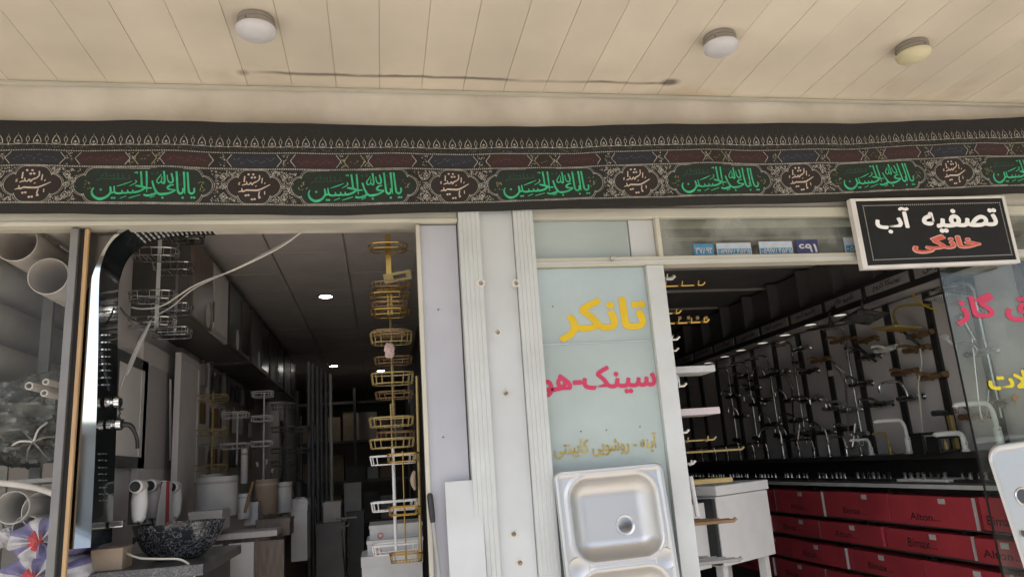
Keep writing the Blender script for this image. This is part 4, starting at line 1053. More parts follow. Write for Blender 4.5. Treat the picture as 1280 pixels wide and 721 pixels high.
# packs hung on the left wall and more goods on the counter
rr = random.Random(17); cols = ['carton_white', 'cardboard', 'tin', 'greywood', 'dark_roll', 'brown_metal']; cn_ = ['white', 'brown', 'grey', 'pale wood', 'black', 'bronze']
k = 0
for zi, z in enumerate((1.72, 1.98, 2.22)):
    for yi in range(6):
        y = 4.95+yi*.36+rr.uniform(-.05, .05); m_ = rr.randrange(6); wv = rr.uniform(.06, .11); hv_ = rr.uniform(.10, .17)
        t = thing('hanging_pack', cn_[m_]+' pack on a wall peg, '+['low', 'middle', 'upper'][zi]+' row, '+['first', 'second', 'third', 'fourth', 'fifth', 'sixth'][yi]+' beyond the wire racks', 'pack', (LX+.03, y, z), 'packs hung on the left wall')
        bx('pack', cols[m_], LX+.02, LX+.05, y-wv/2, y+wv/2, z, z+hv_, t, .003)
        MB().tube([(LX, y, z+hv_+.012), (LX+.09, y, z+hv_+.012)], .003, 6).build('peg', 'chrome_soft', t)
        bx('header_card', 'label_white', LX+.030, LX+.034, y-wv*.4, y+wv*.4, z+hv_+.0005, z+hv_+.03, t)
for i, (x, r_, h_, m_, lab) in enumerate(((-.66, .045, .16, 'tin', 'grey tin'), (-.72, .05, .22, 'carton_white', 'tall white jerrycan'), (-.60, .04, .12, 'greywood', 'small pale tin'), (-.68, .05, .18, 'cardboard', 'brown tub'), (-.62, .04, .24, 'dark_roll', 'black bottle'), (-.70, .05, .14, 'carton_white', 'squat white tub'))):
    y = 5.0+i*.26; t = thing('paint_tin', lab+' on the stock counter beyond the white canister', 'tin', (x, y, z0))
    mxx = Matrix.Translation((x, y, z0+.0005))
    MB().lathe([(.001, 0), (r_*.95, 0), (r_, .006), (r_, h_*.85), (r_*.8, h_*.93), (.001, h_*.93)], 18, mxx).build('wall', m_, t, True)
    MB().lathe([(r_*.5, h_*.93), (r_*.5, h_), (.001, h_)], 14, mxx).build('lid', 'black_plastic', t, True)
carton((395, 655), (432, 720), 5.2, .35, 'dark_wood', 'dark low cabinet at the end of the aisle', 'low_cabinet', 'cabinet')
carton((430, 604), (452, 640), 6.5, .3, 'tin', 'grey carton stacked deep in the aisle of the left shop', 'stock_box')
carton((404, 628), (426, 654), 5.3, .25, 'greywood', 'grey box on top of the dark low cabinet', 'stock_box')
carton((433, 640), (456, 720), 6.4, .35, 'dark_roll', 'black tall box supporting the grey carton in the aisle', 'tall_box')
t = thing('folding_chair', 'thin metal chair frame standing dimly in the aisle', 'chair', P(432, 690, Y=4.9))
for (xa, ya, xb, yb) in ((427, 660, 432, 721), (437, 655, 434, 721), (427, 660, 437, 655), (420, 648, 446, 646)):
    MB().tube([P(xa, ya, Y=4.9), P(xb, yb, Y=4.9)], .006, 6).build('frame_tube', 'chrome_soft', t, True)
# dim rear shelves
rs = thing('rear_shelf', 'dark shelving unit with cartons at the rear of the left shop', 'shelf', (-.2, 9.0, .02))
for z in (1.1, 1.55, 2.0, 2.45): bx('board', 'dark_wood', -.95, .33, 8.9, 9.3, z-.03, z, rs)
for x in (-.95, -.3, .31): bx('upright', 'dark_wood', x, x+.03, 8.86, 8.899, .021, 2.6, rs)
rr = random.Random(5)
for z in (1.1, 1.55, 2.0):
    x = -.88; kk = 0
    while x < .15:
        wv = rr.uniform(.10, .24); hv_ = rr.uniform(.14, .34)
        m_ = rr.choice(['carton_white', 'cardboard', 'greywood', 'dark_roll']); kk += 1
        t = tag(bx('stock_carton', m_, x, x+wv, 8.95, 9.2, z+.001, z+hv_), {'carton_white': 'white', 'cardboard': 'brown', 'greywood': 'grey', 'dark_roll': 'black'}[m_]+' carton, '+['first', 'second', 'third', 'fourth', 'fifth', 'sixth', 'seventh'][kk-1]+' from the left wall on the '+{1.1: 'low', 1.55: 'middle', 2.0: 'upper'}[z]+' rear shelf', 'carton', 'cartons on the rear shelves')
        x += wv+.03
# white cartons with red logo behind the brass racks
def logo_carton(px0, px1, Y, label):
    t = carton(px0, px1, Y, .3, 'carton_white', label, 'white_carton', 'box', None)
    a = P(*px0, Y=Y); c = P(*px1, Y=Y); x = a.x+(c.x-a.x)*.2; zz = a.z-(a.z-c.z)*.55
    MB().lathe([(.014, 0), (.010, 0)], 16, Matrix.Translation((x, Y-.002, zz)) @ Matrix.Rotation(R(90), 4, 'X')).build('logo_ring', 'red', t)
    wall_text(t, 'CERTI', x-.012, x+.016, zz-.040, zz-.024, Y-.002, 'ink_dark', .01, 'logo_lettering', rtl=False)
logo_carton((452, 696), (530, 760), 3.62, 'white carton with small red logo ring, lowest of the stack behind brass racks')
logo_carton((459, 676), (529, 695), 3.66, 'white carton with small red logo ring, middle of the stack behind brass racks')
logo_carton((462, 657), (528, 675), 3.70, 'white carton with small red logo ring, topmost of the stack behind brass racks')
# ------------------------------------------------------------------ brass racks beside the jamb
Yg = 3.16
def gz(y, x=488): return P(x, y, Y=Yg).z
wire_rack('brass_rack', 'brass corner rack with flat bar at the top of the doorway edge', P(486, 340, Y=Yg), [gz(318), gz(378), gz(398)], .165, .11, gz(293), gz(394), 'gold', flat=True, pole=.011, hgt=.022, wires=11)
c = P(496, 347, Y=Yg-.06); t = thing('brass_shelf', 'folded brass shelf plate with slot hanging on the brass rack', 'shelf', c)
mxx = Matrix.Translation(c) @ Matrix.Rotation(R(-10), 4, 'Y')
MB().box(-.055, .062, -.003, .003, .012, .024, mx=mxx).box(-.055, .062, -.003, .003, -.018, -.006, mx=mxx).box(-.055, -.015, -.003, .003, -.0059, .0119, mx=mxx).box(.042, .062, -.003, .003, -.0059, .0119, mx=mxx).build('slotted_plate', 'gold_paint', t)
b = MB()
for k in range(5): b.tube([c+Vector((-.085+.012*k, .0+.015*k, -.052)), c+Vector((.055, .01+.012*k, -.040+.006*k))], .0028, 5)
b.build('bars', 'gold', t)
wire_rack('brass_rack', 'thin brass wire rack with two oval tiers below the flat bar rack', P(490, 460, Y=Yg), [gz(432), gz(482)], .175, .12, gz(400), gz(522), 'gold_paint', pole=.005, hgt=.042)
wire_rack('brass_rack', 'brass oval basket around the lower pole of the doorway racks', P(489, 520, Y=Yg-.02), [gz(534), gz(560)], .18, .12, gz(505), gz(560), 'gold_paint', pole=.004, hgt=.034)
wire_rack('white_rack', 'white three-tier wire rack on white pole before the white cartons', P(493, 620, Y=Yg+.04), [gz(580), gz(637), gz(690)], .19, .12, gz(560), gz(690), 'white_plastic', pole=.007, oval=False, hgt=.034)
wire_rack('brass_rack', 'narrow brass basket rack in front of the white wire rack', P(505, 620, Y=Yg-.08), [gz(578), gz(642), gz(698)], .125, .09, gz(565), gz(700), 'gold', pole=.003, oval=False, hgt=.030)
wire_rack('brass_rack', 'dense brass mesh basket under the slotted brass plate', P(487, 380, Y=Yg-.03), [gz(366), gz(390), gz(424)], .15, .10, gz(350), gz(424), 'brown_metal', pole=.003, hgt=.02, wires=14)
wire_rack('brass_rack', 'dark bronze mesh basket between the oval brass tiers', P(492, 470, Y=Yg+.05), [gz(455), gz(498), gz(548)], .16, .10, gz(440), gz(560), 'brown_metal', pole=.003, hgt=.026, wires=14)
tag(MB().tube([P(521, 470, Y=3.05), P(523, 560, Y=3.05), P(526, 700, Y=3.05)], .006, 8).build('brass_rail', 'gold_paint', None, True), 'upright brass rail along the doorway trim', 'rail')
c = P(487, 438, Y=3.08); lump(c, .020, .01, .028, 3, .4, 10).build('flower_charm', 'print_pink', tag(thing('charm', 'small pink flower charm hanging on the brass rack', 'charm', c), None, None))
bl = MB().tube(smooth_path([P(518, 588, Y=3.03), P(516, 600, Y=3.03), P(519, 612, Y=3.03)], 3), [.004, .008, .010, .012, .010, .007, .004], 8).build('price_tag', 'cardboard', None, True); tag(bl, 'small crumpled tan paper hanging at the doorway trim', 'tag')

# ================================================================== RIGHT FRONT: transom, sign, glass
trg = thing('transom_window', 'transom window with blue phone stickers above the right doorway', 'window', (2.1, WALL, 2.424))
bx('pane', 'glass_transom', 1.2225, 3.40, WALL+.008, WALL+.013, 2.4245, 2.5995, trg)
def sticker(p0, p1, m, txt, tm_, label, pale=None):
    a = P(*p0, Y=WALL+.004); c = P(*p1, Y=WALL+.004); t = thing('sticker', label, 'sticker', ((a.x+c.x)/2, WALL+.004, c.z))
    bx('sheet', m, a.x, c.x, WALL+.0035, WALL+.0065, c.z, a.z, t)
    h = a.z-c.z
    if pale: bx('band', pale, a.x+.004, c.x-.004, WALL+.0025, WALL+.0033, c.z+.004, c.z+h*.5, t)
    wall_text(t, txt, a.x+.008, c.x-.008, c.z+h*.10, c.z+h*(.46 if pale else .70), WALL+.002, tm_, .02, rtl=False)
sticker((866, 305), (893, 319), 'sticker_blue', '۳۷۸۹۲', 'label_white', 'bright blue phone number sticker at the end of the transom glass')
sticker((895, 304), (940, 318), 'sticker_pale', '۰۵۹۱۷۸۴۵۳۵', 'label_white', 'faded teal phone number sticker beside the bright blue one', 'sticker_blue')
sticker((948, 302), (992, 318), 'sticker_pale', '۰۵۹۱۷۸۴۵۳۵', 'label_white', 'pale sticker with blue phone number band on the transom', 'sticker_blue')
sticker((994, 300), (1024, 317), 'sticker_navy', '۶۹۱', 'label_white', 'navy sticker with torn white figure on the transom')
sticker((1054, 297), (1074, 316), 'sticker_pale', '۰۵۱', 'label_white', 'pale sticker half hidden by the black framed sign', 'sticker_blue')
# sign
sg = thing('shop_sign', 'black rectangular sign with white and red lettering in pale frame over the window', 'sign', (2.53, 2.84, 2.33))
X0, X1, Z0, Z1 = 2.119, 2.934, 2.330, 2.660; YS = 2.826
def sfn(u, v, d=0): return Vector((u+(v-Z0)*-.006, YS-d, v+(u-X0)*.016))
def sbox(name, m, u0, u1, v0, v1, d0, d1):
    vs = [sfn(u, v, d) for d in (d0, d1) for v in (v0, v1) for u in (u0, u1)]
    return MB().add(vs, [(0, 2, 3, 1), (4, 5, 7, 6), (0, 1, 5, 4), (2, 6, 7, 3), (0, 4, 6, 2), (1, 3, 7, 5)]).build(name, m, sg, bevel=.002)
sbox('board', 'sign_black', X0+.01, X1-.01, Z0+.01, Z1-.006, -.02, .004)
sbox('frame', 'sign_frame', X0, X0+.026, Z0, Z1, -.022, .0075); sbox('frame', 'sign_frame', X1-.016, X1, Z0, Z1, -.022, .0075)
sbox('frame', 'sign_frame', X0+.0265, X1-.0165, Z0, Z0+.016, -.022, .0072); sbox('frame', 'sign_frame', X0+.0265, X1-.0165, Z1-.012, Z1, -.022, .0072)
b = MB(); st = .0105
ua, ub, va, vb_ = X0+.060, X1-.035, Z0+.040, Z1-.035
def sd(u, v, r=.0026): b.add([sfn(u+r*math.cos(6.2832*j/5), v+r*math.sin(6.2832*j/5), .0055) for j in range(5)], [tuple(range(5))])
n = int((ub-ua)/st)
for i in range(n+1):
    for v in (va, vb_): sd(ua+(ub-ua)*i/n, v)
n = int((vb_-va)/st)
for i in range(1, n):
    for u in (ua, ub): sd(u, va+(vb_-va)*i/n)
b.build('dotted_border', 'sign_frame', sg)
def stext(s, u0, u1, v0, v1, d, m, bold, name): put_text(MB(), s, lambda u, v: sfn(u, v, d), u0, u1, v0, v1, bold).build(name, m, sg)
stext('تصفیه', X0+.345, X1-.065, Z0+.155, Z1-.060, .0055, 'sign_white', .034, 'white_lettering')
stext('آب', X0+.105, X0+.290, Z0+.160, Z1-.045, .0055, 'sign_white', .034, 'white_lettering')
stext('خانگی', X0+.265, X1-.185, Z0+.060, Z0+.150, .0055, 'sign_peach', .060, 'lettering_outline')
stext('خانگی', X0+.271, X1-.191, Z0+.066, Z0+.144, .0068, 'sign_red', .030, 'red_lettering')
# right fixed glass
rg = thing('lettered_window', 'frameless glass window with red and yellow lettering beside the right doorway', 'window', (3.0, WALL, 0))
bx('pane', 'glass_green', 2.572, 3.40, WALL+.0, WALL+.008, .03, 2.3865, rg)
bx('edge', 'black_plastic', 2.5685, 2.5715, WALL-.001, WALL+.009, .03, 2.3865, rg)
bx('frame_stile', 'shutter', 3.402, 3.46, WALL-.02, WALL+.06, .012, 2.3865, rg)
def fit_text(parent, s, part, x0, x1, z0, z1, y, m, bold):
    """scale so that the trailing word `part` spans x0..x1; the rest runs on to the right"""
    a, bb = text2d(part)[2][:2]; a2, b2 = text2d(s)[2][:2]; k = (x1-x0)/(bb-a)
    put_text(MB(), s, lambda u, v: Vector((u, y, v)), x0, x0+(b2-a2)*k, z0, z1, bold).build('lettering', m, parent)
fit_text(rg, 'اجاق گاز', 'گاز', 2.600, 2.815, 2.075, 2.225, WALL-.004, 'text_crimson', .036)
fit_text(rg, 'شیرآلات', 'لات', 2.694, 2.90, 1.752, 1.872, WALL-.004, 'text_glass_yellow', .036)
c = P(1270, 497, Y=WALL-.004); MB().add([c+Vector((0, 0, .02)), c+Vector((-.022, 0, 0)), c+Vector((0, 0, -.02)), c+Vector((.022, 0, 0))], [(0, 1, 2, 3)]).build('diamond_sticker', 'brown_metal', rg)

# ================================================================== RIGHT SHOP: accessories by the stile
def rail_hook(px0, px1, Y, m, label, hooks=3, r=.005, up=True):
    a = P(*px0, Y=Y); c = P(*px1, Y=Y); t = thing('hook_rail', label, 'hook rail', a); a.x = min(a.x, 1.20)
    MB().tube([a, c, c+Vector((.012, -.004, .012))], r, 7).build('rail', m, t, True)
    for i in range(hooks):
        q_ = a.lerp(c, (i+1.2)/(hooks+.7)); MB().tube(smooth_path([q_, q_+Vector((.006, -.02, -.006)), q_+Vector((.01, -.028, .016))], 3), .0035, 6).build('hook', m, t, True)
Ya = 3.12
rail_hook((838, 358), (878, 356), Ya, 'gold', 'brass hook rail, topmost behind the white stile')
rail_hook((836, 349), (840, 348), Ya-.02, 'white_plastic', 'short white hook over the topmost brass rail', 1, .009)
rail_hook((842, 392), (848, 391), Ya, 'gold', 'short brass double hook behind the white stile', 2, .006)
rail_hook((846, 404), (883, 402), Ya, 'gold', 'brass hook rail with dark knobs, second behind the white stile', 4, .006)
for i in range(4):
    c = P(849+i*11, 399, Y=Ya); bx('knob', 'brown_metal', c.x-.008, c.x+.008, Ya-.012, Ya+.004, c.z-.003, c.z+.013, bpy.data.objects['hook_rail.003'], .002)
rail_hook((843, 425), (846, 424), Ya, 'chrome_soft', 'curled chrome robe hook over the white shelf', 1, .006)
rail_hook((843, 440), (845, 438), Ya, 'chrome_soft', 'smaller curled chrome hook above the white shelf', 1, .005)
def slab_shelf(px0, px1, Y, dp, th, m, label, brk='alu'):
    a = P(*px0, Y=Y); c = P(*px1, Y=Y); t = thing('wall_shelf', label, 'shelf', (a.x, Y, a.z))
    bx('slab', m, min(a.x, 1.2), c.x, Y, Y+dp, a.z-th, a.z, t, .003)
    bx('bracket', brk, 1.19, a.x+.03, Y+dp*.3, Y+dp*.5, a.z-th-.05, a.z-th-.0005, t)
slab_shelf((845, 458), (894, 458), Ya, .16, .030, 'carton_white', 'speckled white shelf slab behind the stile')
slab_shelf((848, 511), (900, 510), Ya, .17, .030, 'pink_shelf', 'pinkish white shelf slab below the speckled one')
rail_hook((852, 484), (855, 482), Ya, 'chrome_soft', 'chrome hook between the two shelf slabs', 1, .006)
rail_hook((852, 541), (858, 540), Ya, 'chrome_soft', 'chrome hook under the pinkish shelf slab', 1, .006)
rail_hook((853, 551), (892, 549), Ya, 'gold_paint', 'pale brass towel rail under the pinkish shelf', 2, .004)
rail_hook((896, 562), (927, 561), 3.5, 'gold_paint', 'short brass bar set deeper than the shelf slabs', 0, .006)
rail_hook((856, 580), (866, 579), Ya, 'white_plastic', 'white hook strip above the brass topped tray', 2, .006)
slab_shelf((862, 600), (916, 597), Ya, .10, .020, 'gold_paint', 'brass fronted white tray shelf above the white cabinet', 'white_plastic')
t = thing('white_bracket', 'tall white bracket bar behind the stile below the brass tray', 'bracket', P(866, 645, Y=Ya)); MB().tube([P(863, 595, Y=Ya-.01), P(872, 645, Y=Ya-.01)], .011, 8).build('bar', 'white_plastic', t, True)
def bar_shelf(px0, px1, Y, m, label, n=5, dp=.16):
    a = P(*px0, Y=Y); c = P(*px1, Y=Y); t = thing('towel_shelf', label, 'shelf', (1.3, Y, c.z))
    MB().tube([(1.2, Y, c.z), c, c+Vector((.012, 0, .008))], .0085, 8).build('front_bar', m, t, True)
    for i in range(n):
        f = i/n
        MB().tube([(1.205, Y+.02+dp*f, c.z+.006), (c.x-.01-.12*f, Y+.02+dp*f*.9, c.z+.004)], .0062, 7).build('bar', m, t, True)
    MB().tube([(c.x-.02, Y, c.z), (1.22, Y+dp, c.z+.006)], .0065, 7).build('side_bar', m, t, True)
bar_shelf((868, 652), (917, 650), Ya, 'brown_metal', 'bronze towel shelf of thin bars in front of the white cabinet', 4)
bar_shelf((872, 703), (924, 699), Ya, 'rack_steel', 'dark grey towel shelf of thin bars below the bronze one', 5, .22)
# white tilted cabinet
ct = Vector((1.602, 3.5, 0)); zt, zb = 1.430, 1.055
wc = thing('white_cabinet', 'small white cabinet on legs standing askew behind the towel shelves', 'cabinet', (1.7, 3.7, .02))
mxx = Matrix.Translation(ct) @ Matrix.Rotation(R(32), 4, 'Z')
MB().box(0, .485, -.0, .30, zb, zt-.052, mx=mxx).build('body', 'white_plastic', wc, bevel=.004)
MB().box(-.006, .489, -.010, .31, zt-.048, zt, mx=mxx).build('worktop', 'white_plastic', wc, bevel=.004)
for u in (.03, .42):
    for v in (.03, .26): MB().box(u, u+.04, v, v+.04, .021, zb-.0005, mx=mxx).build('leg', 'white_plastic', wc)
MB().box(-.030, -.007, .004, .30, zb+.01, zt-.06, mx=mxx).build('shadow_gap', 'gap_shade', wc)  # solid dark block standing in for the shade between cabinet and side panel
MB().box(-.170, -.031, .05, .30, zb, zt-.075, mx=mxx).build('side_panel', 'white_plastic', wc, bevel=.003)
wc2 = thing('white_cabinet', 'white cabinet side panel half hidden behind the white stile', 'cabinet', (1.42, 3.6, .02))
bx('body', 'white_plastic', 1.22, 1.50, 3.62, 3.95, .60, 1.385, wc2, .003); bx('plinth', 'dark_wood', 1.23, 1.49, 3.64, 3.94, .021, .5995, wc2)
bx('dark_top', 'dark_wood', 1.215, 1.505, 3.61, 3.955, 1.3855, 1.42, wc2)
# ================================================================== RIGHT SHOP: faucet wall
BARS = [3.13, 3.45, 3.792, 4.16, 4.526, 4.868, 5.209, 5.58, 5.95, 6.32, 6.69, 7.06, 7.43, 7.8]
dw = thing('display_board', 'grey faucet display boards separated by black strips along the right wall', 'display board', (RX, 5, 1.5))
for a, c in zip(BARS, BARS[1:]):
    bx('board', 'display_grey', RX-.03, RX-.002, a+.026, c-.026, 1.50, 2.43, dw)
    bx('strip', 'display_black', RX-.045, RX-.002, a-.025, a+.0255, 1.50, 2.43, dw)
cs = thing('cornice_shelf', 'dark cornice shelf with lit spots above the faucet boards', 'shelf', (RX, 5, 2.44))
bx('soffit', 'display_grey', 3.045, RX-.001, 3.02, 7.9, 2.444, 2.455, cs); bx('fascia', 'display_black', 3.030, 3.0445, 3.02, 7.9, 2.430, 2.56, cs)
words = ['علمدوش', 'یونیکا کروم', 'تاسیو طلایی', 'تاسیو کروم', 'روشویی کروم', 'ظرفشویی', 'توالت', 'حمام', 'دوش', 'کروم']
for i in range(10):
    y0 = 3.20+i*.44
    t = thing('rail_sign', 'grey label strip with dark Persian words, '+['first', 'second', 'third', 'fourth', 'fifth', 'sixth', 'seventh', 'eighth', 'ninth', 'tenth'][i]+' along the cornice from the lettered window', 'label strip', (3.025, y0+.2, 2.465), 'label strips on the cornice')
    bx('strip', 'rail_sign', 3.022, 3.0295, y0+.012, y0+.40, 2.466, 2.530, t)
    MB()
    mb = MB(); put_text(mb, words[i], lambda u, v: Vector((3.0205, u, v)), y0+.33, y0+.08, 2.475, 2.523, .012, off=Vector((-.000005, 0, 0))); mb.build('lettering', 'ink_dark', t)
for i, p in enumerate(((1050, 393), (1013, 405), (981, 418), (953, 428), (926, 437), (906, 445), (885, 453))):
    downlight(p, 2.444, 'small lit spot under the dark cornice above the faucets', 'spot_lit', .042, 'spots under the cornice')
# glass cabinets above the cornice
uc = thing('upper_cabinet', 'dark glazed upper cabinets above the label strips', 'cabinet', (3.1, 5, 2.56))
bx('back', 'shop_wall_dark', 3.12, RX-.001, 3.02, 7.9, 2.561, 2.84, uc)
for y in [3.1+.42*i for i in range(11)]:
    bx('divider', 'dark_alu', 3.03, 3.119, y, y+.018, 2.561, 2.84, uc)
# deck shelf with trays, below it the red cartons
dk = thing('faucet_deck', 'black stepped counter under the faucet boards', 'counter', (3.1, 5, .02))
bx('deck', 'display_black', 3.06, RX-.001, 3.05, 7.9, 1.468, 1.499, dk, .003)
bx('tray_step', 'dark_wood', 2.985, RX-.001, 3.05, 7.9, 1.326, 1.345, dk)
bx('riser', 'display_black', 3.16, RX-.001, 3.05, 7.9, 1.3455, 1.4675, dk)
bx('white_edge', 'carton_white', 2.975, 2.9845, 3.05, 7.9, 1.312, 1.334, dk)
bx('carcass', 'dark_wood', 3.10, RX-.001, 3.05, 7.9, .021, 1.3255, dk)
ROWS = [(1.112, 1.285), (.958, 1.088), (.79, .93), (.63, .77)]
for z0, z1 in ROWS: bx('shelf', 'dark_wood', 2.995, 3.0995, 3.05, 7.9, z0-.012, z0-.002, dk)
EDGES = [[3.06, 3.44, 4.115, 4.79, 5.45, 6.1, 6.8, 7.5], [3.06, 3.50, 4.215, 4.90, 5.55, 6.2, 6.9, 7.6], [3.06, 3.30, 3.93, 4.62, 5.30, 5.95, 6.65, 7.4], [3.06, 3.5, 4.2, 4.9, 5.6, 6.3, 7.0, 7.7]]
rq = random.Random(21)
ORD = ('first', 'second', 'third', 'fourth', 'fifth', 'sixth', 'seventh', 'eighth')
rowname = ('top', 'second', 'third', 'lowest')
for ri, (z0, z1) in enumerate(ROWS):
    for ci, (y0, y1) in enumerate(zip(EDGES[ri], EDGES[ri][1:])):
        out = [.0, .018, .008, .012][(ri+ci) % 4]
        x = 2.985-out
        tilt_ = (.010 if ci % 2 else -.004)
        brand = 'Alton' if (ri+ci) % 2 else 'Bimax'
        t = thing('red_carton', 'red carton lettered '+brand+', '+ORD[ci]+' from the lettered window on the '+rowname[ri]+' carton shelf', 'carton', (x+.1, (y0+y1)/2, z0), 'red cartons under the faucet deck')
        b = MB(); b.box(x, 3.098, y0+.012, y1-.012, z0, z1-.012).build('box', 'carton_red', t, bevel=.003)
        if rq.random() < .7: bx('end_edge', 'carton_white', x-.002, x+.012, y0+.003, y0+.0115, z0, z1-.012, t)
        mb = MB(); ym = y0+(y1-y0)*rq.uniform(.5, .66); lh = rq.uniform(.036, .05)
        put_text(mb, brand, lambda u, v: Vector((x-.0012, u, v)), ym+.105, ym-.075, z0+.028, z0+.028+lh, .012, False, off=Vector((-.000005, 0, 0))); mb.build('lettering', 'ink_dark', t)
        mb = MB()
        for k in range(3): mb.box(x-.0015, x-.0008, ym-.095-.016*k, ym-.087-.016*k, z0+.030, z0+.036)
        stuff(mb.build('small_marks', 'ink_dark', t))
        py = y0+(y1-y0)*rq.uniform(.30, .5); bx('price_label', 'label_white', x-.0025, x-.0005, py, py+.05, z1-.050, z1-.022, t)
        a_ = rq.uniform(-.012, .012); t.rotation_euler = (rq.uniform(-.006, .006), 0, a_); t.location.x -= abs(a_)*.3
        t.location.z += rq.uniform(0, .003)
# loose dark fittings lying on the carton shelves
for i in range(14):
    ri = i % 3; y = 3.3+i*.27; z = ROWS[ri][1]-.0115
    t = thing('boxed_fitting', 'dark boxed fitting lying on top of the red cartons', 'fitting', (3.02, y, z), 'dark fittings on the cartons')
    MB().tube([(3.0, y-.05, z+.012), (3.0, y+.05, z+.012)], [.011, .011], 8).build('valve_body', 'chrome_dark', t, True)
    MB().tube([(3.0, y, z+.012), (2.985, y, z+.018)], [.008, .012], 8).build('valve_knob', 'black_plastic', t, True)
# trays of small fittings on the step
rr = random.Random(11)
for i in range(9):
    y0 = 3.18+i*.45; lab = 'black tray of small chrome fittings on the stepped counter'
    t = thing('fitting_tray', lab, 'tray', (3.07, y0+.2, 1.346), 'trays of small fittings')
    bx('tray', 'carton_white' if i == 1 else 'display_black', 2.990, 3.145, y0, y0+.40, 1.346, 1.362, t, .002)
    if i == 1: t['label'] = 'pale speckled tray on the stepped counter'; t.pop('group', None)
    for j in range(7):
        y = y0+.04+j*.052; xx = 3.02+rr.uniform(-.006, .006)
        b = MB().lathe([(.001, 0), (.010, 0), (.008, .02), (.012, .028), (.006, .036), (.001, .036)], 8, Matrix.Translation((xx, y, 1.3625)))
        b.build('fitting', 'chrome_soft' if rr.random() < .6 else 'chrome_dark', t, True)
# --- faucets
def faucet(y, x, z, h, reach, m, label, r=.009, body=.016, group='faucets on the black deck', arch=False, lever=True):
    t = thing('deck_faucet', label, 'faucet', (x, y, z), group)
    MB().lathe([(body*1.5, 0), (body*1.5, .006), (body, .012), (body, h*.45), (body*.8, h*.48), (.001, h*.48)], 14, Matrix.Translation((x, y, z))).build('body', m, t, True)
    if arch: pts = [(x, y, z+h*.45), (x, y, z+h*.8), (x-reach*.15, y, z+h*.97), (x-reach*.5, y, z+h), (x-reach*.85, y, z+h*.93), (x-reach, y, z+h*.72)]
    else: pts = [(x, y, z+h*.45), (x-.004, y, z+h*.8), (x-reach*.12, y, z+h*.97), (x-reach*.3, y, z+h), (x-reach*.9, y, z+h), (x-reach, y, z+h*.95)]
    MB().tube(smooth_path(pts, 4), r, 8).build('spout', m, t, True)
    if lever: MB().tube([(x, y-.004, z+h*.40), (x-.02, y-.045, z+h*.47)], [.006, .004], 6).build('lever', m, t, True)
    return t
DZ = 1.4995
faucet(4.04, 3.12, DZ, .20, .20, 'white_faucet', 'white swan-neck faucet with thick body on the black deck', .011, .020, None)
faucet(4.40, 3.12, DZ, .10, .14, 'white_faucet', 'low white faucet beside the thick bodied white one', .009, .014, None)
faucet(3.60, 3.12, DZ, .10, .17, 'white_faucet', 'low broad white faucet beside the black square faucets', .014, .016, None)
faucet(3.36, 3.12, DZ, .24, .22, 'white_faucet', 'tall white faucet seen through the lettered glass', .013, .02, None)
faucet(4.66, 3.12, DZ, .13, .12, 'chrome_soft', 'short chrome faucet between tall arched ones on the deck', .008, .013, None)
faucet(4.86, 3.12, DZ, .21, .20, 'chrome_soft', 'tall chrome faucet with square neck on the deck', .009, .013, None)
faucet(5.05, 3.12, DZ, .13, .12, 'chrome_dark', 'short chrome deck faucet in the row of small ones', .008, .012, 'short chrome deck faucets')
faucet(5.48, 3.12, DZ, .24, .19, 'chrome_soft', 'tall arched chrome faucet in the dim part of the deck', .009, .013, None, True)
for y in (5.25, 5.72, 5.95, 6.2, 6.45, 6.7, 7.0): faucet(y, 3.12, DZ, .13, .12, 'chrome_dark', 'short chrome deck faucet in the row of small ones', .008, .012, 'short chrome deck faucets')
faucet(4.52, 3.13, DZ, .14, .05, 'chrome_soft', 'slender chrome standpipe tap on the deck', .008, .010, None)
faucet(4.24, 3.14, DZ, .13, .10, 'gold_paint', 'small brass faucet behind the white swan neck', .008, .013, None)
# black square faucets
for y, s_, lab in ((3.80, .10, 'matt black square loop faucet with brass valve'), (3.68, .075, 'smaller matt black square loop faucet')):
    t = thing('square_faucet', lab+' on the deck', 'faucet', (3.1, y, DZ))
    z = DZ; MB().box(2.99, 3.13, y-.05, y+.05, z, z+.016).box(2.99, 3.006, y-.05, y+.05, z+.0161, z+s_).box(2.99, 3.13, y-.05, y+.05, z+s_+.0001, z+s_+.016).build('loop', 'black_plastic', t, bevel=.004)
    MB().lathe([(.014, z+.0165), (.014, z+.05), (.008, z+.052), (.008, z+.07), (.001, z+.07)], 12, Matrix.Translation((3.07, y, 0))).build('valve', 'gold_paint', t, True)
t = thing('black_tall_faucet', 'matt black tall faucet with brass stem before the display strip', 'faucet', (3.15, 3.74, DZ))
MB().tube(smooth_path([(3.17, 3.74, DZ), (3.17, 3.74, DZ+.19), (3.14, 3.73, DZ+.215), (3.05, 3.70, DZ+.215)], 4), .016, 10).build('spout', 'black_plastic', t, True)
bx('stem', 'gold_paint', 3.135, 3.16, 3.68, 3.71, DZ, DZ+.20, t, .003)
